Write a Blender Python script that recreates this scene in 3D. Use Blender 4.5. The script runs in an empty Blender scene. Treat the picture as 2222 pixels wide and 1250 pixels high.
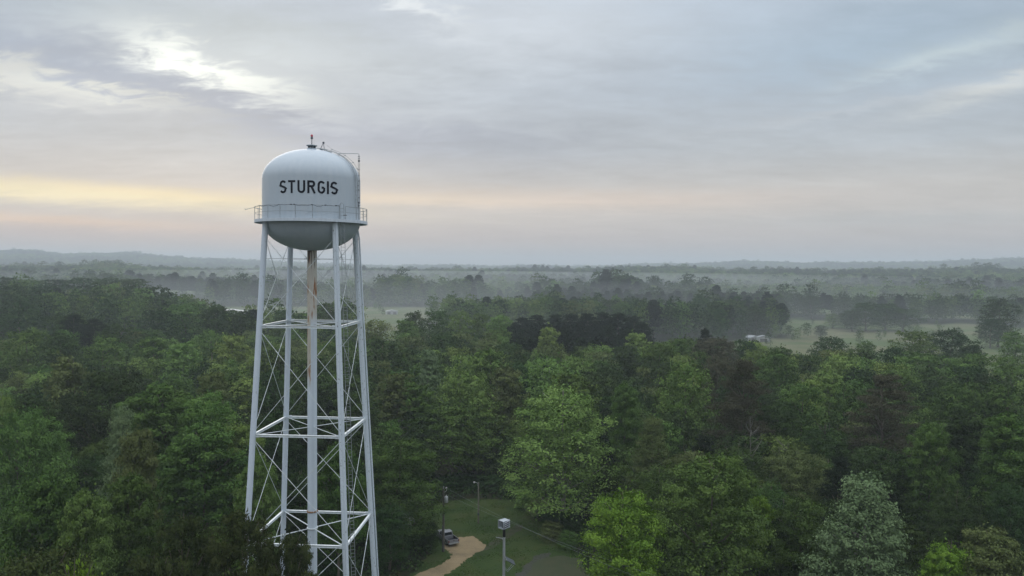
import bpy, math, random
import numpy as np
from mathutils import Vector, Matrix

# ------------------------------------------------------------------ camera, world, sun, exposure
scene = bpy.context.scene
COL = scene.collection
FPX, CX, CY, CAMZ = 1620.0, 1111.0, 625.0, 43.0      # focal length in photo pixels, photo centre, camera height
PITCH, ROLL = 0.0308, 0.0068
cam_data = bpy.data.cameras.new('camera')
cam = bpy.data.objects.new('camera', cam_data)
COL.objects.link(cam)
cam_data.sensor_width = 36.0
cam_data.lens = 36.0 * FPX / 2222.0
cam_data.clip_start = 0.5
cam_data.clip_end = 30000.0
CAMROT = Matrix.Rotation(math.pi / 2 - PITCH, 4, 'X') @ Matrix.Rotation(ROLL, 4, 'Z')
cam.matrix_world = Matrix.Translation((0, 0, CAMZ)) @ CAMROT
scene.camera = cam

def ray(px, py):
    d = CAMROT.to_3x3() @ Vector(((px - CX) / FPX, -(py - CY) / FPX, -1.0))
    return d
def at_depth(px, py, Y):                      # the point seen at a pixel, Y metres in front
    d = ray(px, py); k = Y / d.y
    return Vector((d.x * k, Y, CAMZ + d.z * k))
def on_ground(px, py, z=0.0):
    d = ray(px, py); k = (z - CAMZ) / d.z
    return Vector((d.x * k, d.y * k, z))

scene.view_settings.view_transform = 'Standard'
scene.view_settings.look = 'None'
scene.view_settings.exposure = 0.0
scene.view_settings.gamma = 1.0
scene.view_settings.use_curve_mapping = False
scene.render.engine = 'CYCLES'
cy = scene.cycles
cy.use_denoising = True
try:
    cy.denoiser = 'OPENIMAGEDENOISE'
    cy.denoising_input_passes = 'RGB_ALBEDO_NORMAL'
    cy.denoising_prefilter = 'ACCURATE'
except Exception:
    pass
cy.max_bounces = 5; cy.diffuse_bounces = 3; cy.glossy_bounces = 2
cy.transmission_bounces = 3; cy.volume_bounces = 1; cy.transparent_max_bounces = 8
cy.use_adaptive_sampling = True; cy.adaptive_threshold = 0.015

SUN_AZ, SUN_EL = -0.40, 0.26                   # azimuth from +Y (negative: to the left), elevation, radians
class NV:
    """a tiny expression helper over shader math nodes"""
    nt = None
    def __init__(s, sock): s.s = sock
    @staticmethod
    def op(o, *a):
        n = NV.nt.nodes.new('ShaderNodeMath'); n.operation = o
        for i, v in enumerate(a):
            if isinstance(v, NV): NV.nt.links.new(v.s, n.inputs[i])
            else: n.inputs[i].default_value = v
        return NV(n.outputs[0])
    def __add__(s, o): return NV.op('ADD', s, o)
    __radd__ = __add__
    def __mul__(s, o): return NV.op('MULTIPLY', s, o)
    __rmul__ = __mul__
    def __sub__(s, o): return NV.op('SUBTRACT', s, o)
    def __rsub__(s, o): return NV.op('SUBTRACT', o, s)
    def __truediv__(s, o): return NV.op('DIVIDE', s, o)

world = bpy.data.worlds.new('World')
scene.world = world
world.use_nodes = True
def build_world():
    nt = world.node_tree; nt.nodes.clear(); NV.nt = nt
    N, L = nt.nodes, nt.links
    out = N.new('ShaderNodeOutputWorld'); bg = N.new('ShaderNodeBackground')
    bg.inputs['Strength'].default_value = 0.1
    L.new(bg.outputs[0], out.inputs[0])
    sky = N.new('ShaderNodeTexSky'); sky.sky_type = 'NISHITA'; sky.sun_disc = False
    sky.sun_elevation = SUN_EL; sky.sun_rotation = SUN_AZ
    sky.dust_density = 3.0
    tc = N.new('ShaderNodeTexCoord')
    sep = N.new('ShaderNodeSeparateXYZ'); L.new(tc.outputs['Generated'], sep.inputs[0])
    x, y, z = (NV(sep.outputs[i]) for i in range(3))
    A0 = NV.op('ARCTAN2', x, y); E0 = NV.op('ARCSINE', z)
    # cloud-plane coordinates for the broken texture
    def noise(vx, vy, vz, scale, detail, rough=0.55, dist=0.0):
        c = N.new('ShaderNodeCombineXYZ')
        for i, v in enumerate((vx, vy, vz)):
            if isinstance(v, NV): L.new(v.s, c.inputs[i])
            else: c.inputs[i].default_value = v
        n = N.new('ShaderNodeTexNoise'); n.inputs['Scale'].default_value = scale
        n.inputs['Detail'].default_value = detail; n.inputs['Roughness'].default_value = rough
        n.inputs['Distortion'].default_value = dist
        L.new(c.outputs[0], n.inputs['Vector']); return NV(n.outputs[0])
    den = NV.op('MAXIMUM', z, 0.0) + 0.16
    px_, py_ = x / den, y / den
    n1 = noise(px_ + py_ * 0.35, py_ * 1.6, 0.0, 1.3, 8, 0.6, 0.3)
    n2 = noise(px_ * 0.9 - py_ * 0.2, py_ * 1.9, 4.2, 3.0, 6, 0.56, 0.5)
    n3 = noise(px_, py_ * 1.2, 9.1, 0.55, 3, 0.5)
    n4 = noise(px_ * 1.3 + py_ * 0.3, py_ * 1.8, 2.2, 6.0, 7, 0.58, 0.8)
    wk = NV.op('MINIMUM', NV.op('MAXIMUM', E0 - 0.09, 0.0) * 7.0, 1.0) * 0.85 + 0.15     # calmer layers low down
    A = A0 + ((n1 - 0.5) * 0.14 + (n2 - 0.5) * 0.10 + (n4 - 0.5) * 0.08) * wk
    E = E0 + ((n2 - 0.5) * 0.05 + (n1 - 0.5) * 0.04 + (n4 - 0.5) * 0.05) * wk
    def ramp(v, stops, chan):
        r = N.new('ShaderNodeValToRGB'); r.color_ramp.interpolation = 'B_SPLINE' if chan else 'LINEAR'
        while len(r.color_ramp.elements) < len(stops): r.color_ramp.elements.new(0.5)
        for e, (p, c) in zip(r.color_ramp.elements, stops):
            e.position = p; e.color = (*c, 1)
        L.new(v.s, r.inputs[0]); return r.outputs[0]
    Ew = E0 + (n2 - 0.5) * 0.03 * wk
    base = ramp(Ew, SKY_BASE, 0)
    # warm to the left low down, blue to the right
    def blob(px, py, su, sv, slope, col):
        a0 = math.atan((px - CX) / FPX); e0 = (575 - py + (px - CX) * ROLL) / FPX * math.cos(a0)
        c, s = math.cos(slope), math.sin(slope)
        dA, dE = A - a0, E - e0
        u = (dA * c - dE * s) * (FPX / su)
        v = (dA * s + dE * c) * (FPX / sv)
        g = NV.op('EXPONENT', 0.0 - (u * u + v * v))
        return g, col
    cur = base
    def addcol(cur, g, col):
        m = N.new('ShaderNodeVectorMath'); m.operation = 'MULTIPLY_ADD'
        L.new(g.s, m.inputs[0]); m.inputs[1].default_value = col; L.new(cur, m.inputs[2])
        return m.outputs[0]
    front = NV.op('GREATER_THAN', y, 0.0)
    for b in SKY_BLOBS:
        g, col = blob(*b); cur = addcol(cur, g * front, col)
    def lr(e0, w):   # soft step of azimuth
        mr = N.new('ShaderNodeMapRange'); mr.interpolation_type = 'SMOOTHSTEP'
        L.new(A.s, mr.inputs[0]); mr.inputs[1].default_value = e0 - w; mr.inputs[2].default_value = e0 + w
        return NV(mr.outputs[0])
    cur = addcol(cur, lr(0.25, 0.5) * front, SKY_RIGHT)
    var = (n1 - 0.5) * 0.40 + (n2 - 0.5) * 0.26 + (n4 - 0.5) * 0.16 + (n3 - 0.5) * 0.2 + 1.0
    # the texture fades out towards the horizon
    mr = N.new('ShaderNodeMapRange'); L.new(E0.s, mr.inputs[0]); mr.inputs[1].default_value = 0.01; mr.inputs[2].default_value = 0.14
    mr.inputs[3].default_value = 0.25
    var = (var - 1.0) * NV(mr.outputs[0]) + 1.0
    vm = N.new('ShaderNodeVectorMath'); vm.operation = 'SCALE'; L.new(cur, vm.inputs[0]); L.new((var * 10.0).s, vm.inputs[3])
    mx = N.new('ShaderNodeMix'); mx.data_type = 'RGBA'; mx.clamp_factor = True
    mx.inputs[0].default_value = 0.985      # cloud cover over the clear sky
    L.new(sky.outputs[0], mx.inputs[6]); L.new(vm.outputs[0], mx.inputs[7])
    L.new(mx.outputs[2], bg.inputs[0])
SKY_BASE = [(0.0, (.47, .45, .465)), (0.03, (.55, .505, .49)), (0.06, (.63, .58, .545)), (0.10, (.62, .585, .555)),
            (0.15, (.53, .55, .575)), (0.22, (.485, .53, .59)), (0.33, (.50, .56, .64)), (0.45, (.78, .84, .93)), (1.0, (1.6, 1.66, 1.76))]
SKY_RIGHT = (-0.055, -0.03, -0.015)
SKY_BLOBS = [  # photo px, py, half-length, half-thickness, slope, colour added
    (-150, 402, 560, 16, 0.035, (.38, .30, .05)),
    (330, 420, 300, 13, 0.045, (.26, .18, .0)),
    (750, 428, 320, 13, 0.02, (.16, .10, .01)),
    (1150, 434, 400, 24, 0.02, (.11, .055, .01)),
    (1500, 430, 300, 20, 0.0, (.05, .02, .0)),
    (0, 470, 330, 12, 0.03, (.17, .07, -.02)),
    (440, 158, 135, 30, 0.38, (.34, .33, .26)),
    (345, 120, 110, 18, 0.2, (.15, .15, .12)),
    (560, 200, 150, 30, 0.2, (.20, .20, .15)),
    (560, 110, 330, 70, 0.1, (.12, .11, .07)),
    (20, 178, 170, 24, 0.12, (.20, .18, .11)),
    (240, 208, 160, 12, 0.15, (.15, .14, .08)),
    (130, 130, 330, 30, 0.17, (-.055, -.05, -.035)),
    (470, 245, 440, 30, 0.2, (-.065, -.06, -.035)),
    (900, 305, 360, 44, 0.08, (-.055, -.05, -.02)),
    (200, 30, 520, 70, 0.06, (-.09, -.07, -.06)),
    (870, 22, 110, 22, 0.4, (.22, .21, .17)),
    (1130, 80, 360, 110, 0.0, (.13, .12, .10)),
    (1880, 110, 330, 80, 0.0, (-.045, -.02, -.005)),
    (1980, 150, 130, 14, -0.22, (.08, .08, .06)),
    (2150, 105, 180, 26, -0.12, (.08, .08, .05)),
    (2170, 190, 140, 18, -0.22, (.17, .14, .08)),
    (1950, 222, 300, 9, -0.12, (.05, .04, .03)),
    (1980, 475, 360, 15, 0.0, (-.045, -.02, -.005)),
    (100, 500, 900, 26, 0.0, (.02, -.02, -.03)),
]
build_world()

sun_data = bpy.data.lights.new('sun', 'SUN')
sun = bpy.data.objects.new('sun', sun_data); COL.objects.link(sun)
sun_data.energy = 0.5; sun_data.angle = math.radians(25); sun_data.color = (1.0, 0.93, 0.84)
sd = Vector((math.sin(SUN_AZ) * math.cos(SUN_EL), math.cos(SUN_AZ) * math.cos(SUN_EL), math.sin(SUN_EL)))
sun.rotation_euler = sd.to_track_quat('Z', 'Y').to_euler()

# ------------------------------------------------------------------ small helpers
def smooth(t):
    t = np.clip(t, 0, 1); return t * t * (3 - 2 * t)

class MB:
    """collects shapes, builds ONE mesh object"""
    def __init__(s): s.v = []; s.f = []; s.sm = []; s.mi = []
    def add(s, vs, fs, sm=False, mi=0):
        o = len(s.v); s.v += [tuple(v) for v in vs]
        for f in fs: s.f.append(tuple(i + o for i in f)); s.sm.append(sm); s.mi.append(mi)
    def box(s, c, size, R=None, mi=0):
        c = Vector(c); hx, hy, hz = (k / 2 for k in size)
        vs = []
        for z in (-hz, hz):
            for x, y in ((-hx, -hy), (hx, -hy), (hx, hy), (-hx, hy)):
                p = Vector((x, y, z)); p = R @ p if R is not None else p
                vs.append(c + p)
        s.add(vs, [(3, 2, 1, 0), (4, 5, 6, 7), (0, 1, 5, 4), (1, 2, 6, 5), (2, 3, 7, 6), (3, 0, 4, 7)], mi=mi)
    def beam(s, a, b, w, h, mi=0):              # box section from a to b
        a, b = Vector(a), Vector(b); d = (b - a); L = d.length; d.normalize()
        up = Vector((0, 0, 1)) if abs(d.z) < .95 else Vector((0, 1, 0))
        sx = d.cross(up).normalized(); uz = sx.cross(d)
        R = Matrix((d, sx, uz)).transposed()
        s.box((a + b) / 2, (L, w, h), R, mi)
    def tube(s, pts, r, n=8, sm=True, cap=True, mi=0):
        pts = [Vector(p) for p in pts]; rs = r if hasattr(r, '__len__') else [r] * len(pts)
        vs = []; prev = None
        for i, p in enumerate(pts):
            d = (pts[min(i + 1, len(pts) - 1)] - pts[max(i - 1, 0)]).normalized()
            if prev is None:
                u = d.orthogonal().normalized()
            else:
                u = (prev - d * prev.dot(d)); u = u.normalized() if u.length > 1e-6 else d.orthogonal().normalized()
            prev = u; w = d.cross(u)
            for k in range(n):
                a = 2 * math.pi * k / n; vs.append(p + (u * math.cos(a) + w * math.sin(a)) * rs[i])
        fs = [(i * n + k, i * n + (k + 1) % n, (i + 1) * n + (k + 1) % n, (i + 1) * n + k) for i in range(len(pts) - 1) for k in range(n)]
        s.add(vs, fs, sm, mi)
        if cap:
            s.add(vs[:n], [tuple(range(n - 1, -1, -1))], False, mi); s.add(vs[-n:], [tuple(range(n))], False, mi)
    def lathe(s, prof, c=(0, 0, 0), n=48, sm=True, mi=0):
        c = Vector(c); vs = []; m = len(prof)
        for r, z in prof:
            for k in range(n):
                a = 2 * math.pi * k / n; vs.append(c + Vector((r * math.cos(a), r * math.sin(a), z)))
        fs = [(i * n + k, i * n + (k + 1) % n, (i + 1) * n + (k + 1) % n, (i + 1) * n + k) for i in range(m - 1) for k in range(n)]
        s.add(vs, fs, sm, mi)
    def build(s, name, mats, parent=None, loc=None):
        me = bpy.data.meshes.new(name); me.from_pydata(s.v, [], s.f); me.update()
        me.polygons.foreach_set('use_smooth', s.sm); me.polygons.foreach_set('material_index', s.mi)
        o = bpy.data.objects.new(name, me)
        for m in (mats if isinstance(mats, (list, tuple)) else [mats]): me.materials.append(m)
        COL.objects.link(o)
        if parent is not None: o.parent = parent
        if loc is not None: o.location = loc
        return o

def tag(o, label=None, cat=None, group=None, kind=None):
    if label: o['label'] = label
    if cat: o['category'] = cat
    if group: o['group'] = group
    if kind: o['kind'] = kind
    return o
def empty(name, loc, rz=0.0):
    o = bpy.data.objects.new(name, None); COL.objects.link(o); o.location = loc; o.rotation_euler = (0, 0, rz)
    o.empty_display_size = 0.3
    return o

def mat(name, col, rough=0.7, metal=0.0, var=0.0, scale=3.0, bump=0.0, spec=None, col2=None, thr=0.5, wid=0.2, detail=6, stretch=None):
    """principled material whose colour wanders between col and col2 with noise"""
    m = bpy.data.materials.new(name); m.use_nodes = True; nt = m.node_tree; N, L = nt.nodes, nt.links
    b = N['Principled BSDF']; b.inputs['Roughness'].default_value = rough; b.inputs['Metallic'].default_value = metal
    if spec is not None: b.inputs['Specular IOR Level'].default_value = spec
    b.inputs['Base Color'].default_value = (*col, 1)
    if var or col2:
        tc = N.new('ShaderNodeTexCoord'); vec = tc.outputs['Object']
        if stretch:
            mp = N.new('ShaderNodeMapping'); mp.inputs['Scale'].default_value = stretch; L.new(vec, mp.inputs[0]); vec = mp.outputs[0]
        n = N.new('ShaderNodeTexNoise'); n.inputs['Scale'].default_value = scale; n.inputs['Detail'].default_value = detail
        L.new(vec, n.inputs['Vector'])
        r = N.new('ShaderNodeValToRGB'); c2 = col2 or tuple(k * (1 - var) for k in col)
        r.color_ramp.elements[0].position = max(0, thr - wid); r.color_ramp.elements[1].position = min(1, thr + wid)
        r.color_ramp.elements[0].color = (*col, 1); r.color_ramp.elements[1].color = (*c2, 1)
        L.new(n.outputs[0], r.inputs[0]); L.new(r.outputs[0], b.inputs['Base Color'])
        if bump:
            bp = N.new('ShaderNodeBump'); bp.inputs['Strength'].default_value = bump; bp.inputs['Distance'].default_value = 0.05
            L.new(n.outputs[0], bp.inputs['Height']); L.new(bp.outputs[0], b.inputs['Normal'])
    return m

M = {}
def paint_tank():
    """white tank paint with faint vertical streaks of dirt and soft plate seams"""
    m = bpy.data.materials.new('tank_paint'); m.use_nodes = True; nt = m.node_tree; N, L = nt.nodes, nt.links
    b = N['Principled BSDF']; b.inputs['Roughness'].default_value = 0.38
    tc = N.new('ShaderNodeTexCoord'); mp = N.new('ShaderNodeMapping'); mp.inputs['Scale'].default_value = (1.3, 1.3, 0.22)
    L.new(tc.outputs['Object'], mp.inputs[0])
    n = N.new('ShaderNodeTexNoise'); n.inputs['Scale'].default_value = 2.2; n.inputs['Detail'].default_value = 7; L.new(mp.outputs[0], n.inputs[0])
    r = N.new('ShaderNodeValToRGB'); r.color_ramp.elements[0].position = .32; r.color_ramp.elements[1].position = .72
    r.color_ramp.elements[0].color = (.475, .54, .59, 1); r.color_ramp.elements[1].color = (.43, .505, .565, 1)
    L.new(n.outputs[0], r.inputs[0]); L.new(r.outputs[0], b.inputs['Base Color'])
    n2 = N.new('ShaderNodeTexNoise'); n2.inputs['Scale'].default_value = 0.8; L.new(tc.outputs['Object'], n2.inputs[0])
    bp = N.new('ShaderNodeBump'); bp.inputs['Strength'].default_value = 0.25; bp.inputs['Distance'].default_value = 0.06
    L.new(n2.outputs[0], bp.inputs['Height']); L.new(bp.outputs[0], b.inputs['Normal'])
    return m
def paint_riser(cx_dir):
    """painted riser pipe: tan weathered top and rust runs down one side"""
    m = bpy.data.materials.new('riser_paint'); m.use_nodes = True; nt = m.node_tree; N, L = nt.nodes, nt.links
    NV.nt = nt
    b = N['Principled BSDF']; b.inputs['Roughness'].default_value = 0.5
    tc = N.new('ShaderNodeTexCoord'); sep = N.new('ShaderNodeSeparateXYZ'); L.new(tc.outputs['Object'], sep.inputs[0])
    x, y, z = (NV(sep.outputs[i]) for i in range(3))
    side = x * cx_dir.x + y * cx_dir.y                     # metres to the camera-right of the axis
    def noise(s, sc, det=6):
        mp = N.new('ShaderNodeMapping'); mp.inputs['Scale'].default_value = s; L.new(tc.outputs['Object'], mp.inputs[0])
        n = N.new('ShaderNodeTexNoise'); n.inputs['Scale'].default_value = sc; n.inputs['Detail'].default_value = det
        L.new(mp.outputs[0], n.inputs[0]); return NV(n.outputs[0])
    def step(v, a, c):
        mr = N.new('ShaderNodeMapRange'); mr.interpolation_type = 'SMOOTHSTEP'; L.new(v.s, mr.inputs[0])
        mr.inputs[1].default_value = a; mr.inputs[2].default_value = c; return NV(mr.outputs[0])
    def mixc(f, a, c):
        mx = N.new('ShaderNodeMix'); mx.data_type = 'RGBA'; L.new(f.s, mx.inputs[0])
        for k, v in ((6, a), (7, c)):
            if isinstance(v, tuple): mx.inputs[k].default_value = (*v, 1)
            else: L.new(v, mx.inputs[k])
        return mx.outputs[2]
    up = step(z, 37.0, 39.0)                               # the weathered band begins here
    strip = step(side * -1.0 + (noise((1, 1, .1), 2.0) - 0.5) * 0.25, 0.08, 0.16) * step(z, 31.0, 34.0)
    c = mixc(NV.op('MAXIMUM', up * 0.8, strip * 0.9), (.58, .66, .73), (.50, .46, .37))
    spots = step(noise((2.2, 2.2, .22), 2.4, 8), 0.55, 0.62) * NV.op('MAXIMUM', up, strip)
    c = mixc(spots, c, (.27, .115, .04))
    dark = step(noise((3, 3, .12), 2.0, 5) + step(z, 41.5, 44.3) * 0.22, 0.66, 0.72) * up
    c = mixc(dark, c, (.07, .045, .03))
    L.new(c, b.inputs['Base Color'])
    return m
M['white'] = mat('white_paint', (.60, .68, .75), 0.42, var=.12, scale=1.5, stretch=(3, 3, .3))
M['strut'] = mat('strut_paint', (.64, .70, .72), 0.45, var=.25, scale=4, wid=.15, thr=.6)
M['leg'] = mat('leg_paint', (.58, .66, .74), 0.45, col2=(.42, .48, .50), thr=.70, wid=.08, scale=5.0, stretch=(1, 1, .5), detail=8)
M['legworn'] = mat('leg_paint_speckled', (.58, .66, .72), 0.5, col2=(.20, .23, .23), thr=.655, wid=.04, scale=9.0, stretch=(1, 1, .45), detail=8)
M['grey'] = mat('grey_steel', (.33, .37, .39), 0.5, metal=.3, var=.3, scale=6)
M['darksteel'] = mat('dark_steel', (.10, .12, .14), 0.5, metal=.3, var=.3, scale=6)
M['letter'] = mat('black_lettering', (.008, .011, .020), 0.75, spec=.2, var=.3, scale=3)
M['rust'] = mat('rust', (.34, .20, .11), 0.9, var=.5, scale=9)
M['redglass'] = mat('red_glass', (.55, .10, .13), 0.25, var=.2, scale=8)
M['black'] = mat('black_rubber', (.015, .015, .017), 0.7, var=.3, scale=8)

# ------------------------------------------------------------------ terrain
def px2az(px): return np.arctan((np.asarray(px, float) - CX) / FPX)
RIDGE_PX = np.array([-600, 0, 40, 150, 270, 400, 560, 700, 850, 1000, 1300, 1450, 1600, 1750, 1900, 2050, 2222, 2800])
RIDGE_UP = np.array([16, 17, 20, 15, 17.5, 11, 5, 0, -3, -2, -1, 4.5, 10, 10, 9, 14, 18, 20])
MID_PX = np.array([-600, 0, 270, 560, 850, 1000, 1300, 1370, 1470, 1560, 1700, 1900, 2222, 2800])
MID_UP = np.array([-14, -13, -12, -13, -13, -9, -9, -1, -1, -7, -4, -3, -5, -6])
def ground_h(x, y):
    x = np.asarray(x, float); y = np.asarray(y, float)
    D = np.maximum(np.hypot(x, y), 1e-3); az = np.arctan2(x, y)
    far = smooth((D - 250) / 900)
    h = far * (2.5 * np.sin(x / 210 + 1) * np.sin(y / 260) + 2 * np.sin(x / 97 + y / 143))
    front = smooth((y / D + 0.1) / 0.4)
    left = smooth((-az - 0.36) / 0.12) * front
    h = h + 11 * smooth((D - 190) / 300) * left * (1 - 0.7 * smooth((D - 620) / 300))
    pm = np.interp(az, px2az(MID_PX), MID_UP); pr = np.interp(az, px2az(RIDGE_PX), RIDGE_UP)
    hm = CAMZ + pm / FPX * 1700 - 22 + 1.5 * np.sin(az * 60)
    hr = CAMZ + pr / FPX * 4500 - 22 + 2.5 * np.sin(az * 47) + 1.5 * np.sin(az * 131)
    h = h + np.maximum(hm, 2) * np.exp(-((D - 1750) / 420) ** 2) * front
    h = h + np.maximum(hr, 4) * smooth((D - 2700) / 1700) * front * (1 - .5 * smooth((D - 5200) / 1500))
    return h

CLEAR = [  # (px0, px1, D0, D1) open fields, in azimuth band and distance
    (770, 940, 307, 785), (940, 1150, 330, 430), (940, 1150, 560, 785), (440, 800, 400, 785), (1120, 1600, 312, 415), (1400, 1700, 245, 410), (1690, 2400, 232, 640), (1560, 1700, 250, 300), (1570, 1700, 405, 460),
    (-900, 470, 500, 900), (-900, 440, 335, 385), (700, 1000, 980, 1090), (1150, 1450, 930, 1010), (1160, 1560, 540, 640), (300, 640, 1050, 1150), (1560, 2400, 700, 860),
]
def is_clear(x, y):
    D = np.hypot(x, y); px = CX + FPX * x / np.maximum(y, 1)
    w = 14 * np.sin(D / 40.0) + 10 * np.sin(px / 31.0)
    c = np.zeros(np.shape(x), bool)
    for a, b, d0, d1 in CLEAR:
        c |= (px + w > a) & (px + w < b) & (D + w > d0) & (D + w < d1)
    return c
def in_yard(x, y, m=0.0):                           # the mown yard with the truck
    P = YARD; inside = False; n = len(P)
    for i in range(n):
        x1, y1 = P[i]; x2, y2 = P[(i + 1) % n]
        if (y1 > y) != (y2 > y) and x < (x2 - x1) * (y - y1) / (y2 - y1) + x1: inside = not inside
    return inside
YARD = [tuple(on_ground(px, py).xy) for px, py in
        ((945, 1092), (1000, 1083), (1080, 1083), (1135, 1086), (1150, 1110), (1200, 1150), (1250, 1190), (1290, 1260), (1300, 1420),
         (1180, 1600), (900, 1600), (780, 1420), (800, 1330), (905, 1235), (925, 1200), (935, 1150))]

def build_ground():
    rs = np.concatenate([[0.01], np.linspace(12, 320, 60), np.geomspace(330, 9500, 90)])
    az = np.linspace(-math.pi, math.pi, 361)[:-1]
    R, Z = np.meshgrid(rs, az, indexing='ij')
    X, Y = R * np.sin(Z), R * np.cos(Z)
    H = ground_h(X, Y)
    v = np.stack([X, Y, H], -1).reshape(-1, 3)
    nr, na = R.shape
    i, k = np.meshgrid(np.arange(nr - 1), np.arange(na), indexing='ij')
    k2 = (k + 1) % na
    f = np.stack([i * na + k, (i + 1) * na + k, (i + 1) * na + k2, i * na + k2], -1).reshape(-1, 4)
    me = bpy.data.meshes.new('ground'); me.from_pydata(v.tolist(), [], f.tolist())
    me.polygons.foreach_set('use_smooth', [True] * len(f))
    clear = is_clear(X, Y).astype(float).reshape(-1)
    yard = np.array([1.0 if (60 < p[1] < 140 and abs(p[0]) < 40 and in_yard(p[0], p[1])) else 0.0 for p in v])
    at = me.attributes.new('field', 'FLOAT', 'POINT'); at.data.foreach_set('value', np.maximum(clear, 0).astype(np.float32))
    o = bpy.data.objects.new('ground', me); COL.objects.link(o)
    m = bpy.data.materials.new('ground_soil'); m.use_nodes = True; nt = m.node_tree; N, L = nt.nodes, nt.links
    b = N['Principled BSDF']; b.inputs['Roughness'].default_value = 1.0; b.inputs['Specular IOR Level'].default_value = .1
    geo = N.new('ShaderNodeNewGeometry')
    def noise(sc, det):
        n = N.new('ShaderNodeTexNoise'); n.inputs['Scale'].default_value = sc; n.inputs['Detail'].default_value = det
        L.new(geo.outputs['Position'], n.inputs[0]); return n.outputs[0]
    def ramp(s, st):
        r = N.new('ShaderNodeValToRGB')
        while len(r.color_ramp.elements) < len(st): r.color_ramp.elements.new(.5)
        for e, (p, c) in zip(r.color_ramp.elements, st): e.position = p; e.color = (*c, 1)
        L.new(s, r.inputs[0]); return r.outputs[0]
    forest = ramp(noise(.35, 8), [(.35, (.016, .020, .010)), (.7, (.035, .036, .018))])
    field = ramp(noise(.016, 8), [(.34, (.10, .13, .05)), (.46, (.07, .105, .036)), (.56, (.13, .13, .07)), (.68, (.075, .10, .04))])
    at = N.new('ShaderNodeAttribute'); at.attribute_name = 'field'
    mx = N.new('ShaderNodeMix'); mx.data_type = 'RGBA'; L.new(at.outputs['Fac'], mx.inputs[0]); L.new(forest, mx.inputs[6]); L.new(field, mx.inputs[7])
    L.new(mx.outputs[2], b.inputs['Base Color'])
    me.materials.append(m)
    tag(o, 'dark soil and pasture rolling away to wooded hills on the horizon', 'ground', kind='structure')
build_ground()

def sheet(name, pts, z, m, sub=0.9, label='', cat='', jitter=0.0, seed=1):
    """flat irregular sheet: outline given in world xy, edge roughened"""
    rnd = random.Random(seed); P = []
    n = len(pts)
    for i in range(n):
        a, b = Vector(pts[i]), Vector(pts[(i + 1) % n]); k = max(1, int((b - a).length / sub))
        for j in range(k):
            p = a.lerp(b, j / k)
            P.append((p.x + rnd.uniform(-jitter, jitter), p.y + rnd.uniform(-jitter, jitter)))
    import bmesh
    bm = bmesh.new(); vs = [bm.verts.new((x, y, z)) for x, y in P]
    es = [bm.edges.new((vs[i], vs[(i + 1) % len(vs)])) for i in range(len(vs))]
    bmesh.ops.triangle_fill(bm, use_beauty=True, edges=es)
    for f in bm.faces:
        if f.normal.z < 0: f.normal_flip()
    me = bpy.data.meshes.new(name); bm.to_mesh(me); bm.free(); me.materials.append(m)
    o = bpy.data.objects.new(name, me); COL.objects.link(o)
    return tag(o, label, cat, kind='structure')

def ramp_mat(name, stops, scale, detail=8, rough=.95, scale2=None, stops2=None, bump=0.3):
    m = bpy.data.materials.new(name); m.use_nodes = True; nt = m.node_tree; N, L = nt.nodes, nt.links
    b = N['Principled BSDF']; b.inputs['Roughness'].default_value = rough; b.inputs['Specular IOR Level'].default_value = .15
    geo = N.new('ShaderNodeNewGeometry')
    def rn(sc, st, det):
        n = N.new('ShaderNodeTexNoise'); n.inputs['Scale'].default_value = sc; n.inputs['Detail'].default_value = det; n.inputs['Roughness'].default_value = .65
        L.new(geo.outputs['Position'], n.inputs[0]); r = N.new('ShaderNodeValToRGB')
        while len(r.color_ramp.elements) < len(st): r.color_ramp.elements.new(.5)
        for e, (p, c) in zip(r.color_ramp.elements, st): e.position = p; e.color = (*c, 1)
        L.new(n.outputs[0], r.inputs[0]); return n.outputs[0], r.outputs[0]
    n1, c = rn(scale, stops, detail)
    if scale2:
        n2, c2 = rn(scale2, stops2, 5)
        mx = N.new('ShaderNodeMix'); mx.data_type = 'RGBA'; mx.blend_type = 'MULTIPLY'; mx.inputs[0].default_value = 1
        L.new(c, mx.inputs[6]); L.new(c2, mx.inputs[7]); c = mx.outputs[2]
    L.new(c, b.inputs['Base Color'])
    if bump:
        bp = N.new('ShaderNodeBump'); bp.inputs['Strength'].default_value = bump; bp.inputs['Distance'].default_value = .1
        L.new(n1, bp.inputs['Height']); L.new(bp.outputs[0], b.inputs['Normal'])
    return m
G = lambda pts: [tuple(on_ground(px, py).xy) for px, py in pts]
lawn_m = ramp_mat('lawn', [(.30, (.026, .046, .012)), (.45, (.034, .062, .015)), (.58, (.046, .066, .018)), (.72, (.056, .062, .026))], .16, 10,
                  scale2=5.0, stops2=[(.3, (.70, .70, .7)), (.7, (1.15, 1.15, 1.1))])
sheet('lawn', YARD, .012, lawn_m, jitter=.5, label='mown grass yard around the parked pickup', cat='lawn')
dirt_m = ramp_mat('tan_gravel', [(.3, (.17, .135, .085)), (.5, (.25, .195, .115)), (.7, (.30, .235, .14))], .35, 10,
                  scale2=6.0, stops2=[(.3, (.8, .8, .8)), (.7, (1.1, 1.1, 1.1))])
sheet('dirt_driveway', G([(965, 1178), (985, 1168), (1000, 1166), (1022, 1163), (1035, 1170), (1054, 1184), (1046, 1194), (1020, 1208), (1000, 1226), (960, 1252),
      (880, 1310), (780, 1400), (760, 1500), (640, 1500), (700, 1380), (800, 1290), (905, 1246), (950, 1228), (975, 1212), (982, 1203), (968, 1195), (962, 1188)]),
      .020, dirt_m, sub=.35, jitter=.26, label='tan gravel driveway ending in a turnaround beside the pickup', cat='driveway', seed=3)
track_m = ramp_mat('grey_track', [(.34, (.030, .048, .018)), (.5, (.055, .056, .036)), (.62, (.034, .050, .018))], .6, 10)
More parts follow.
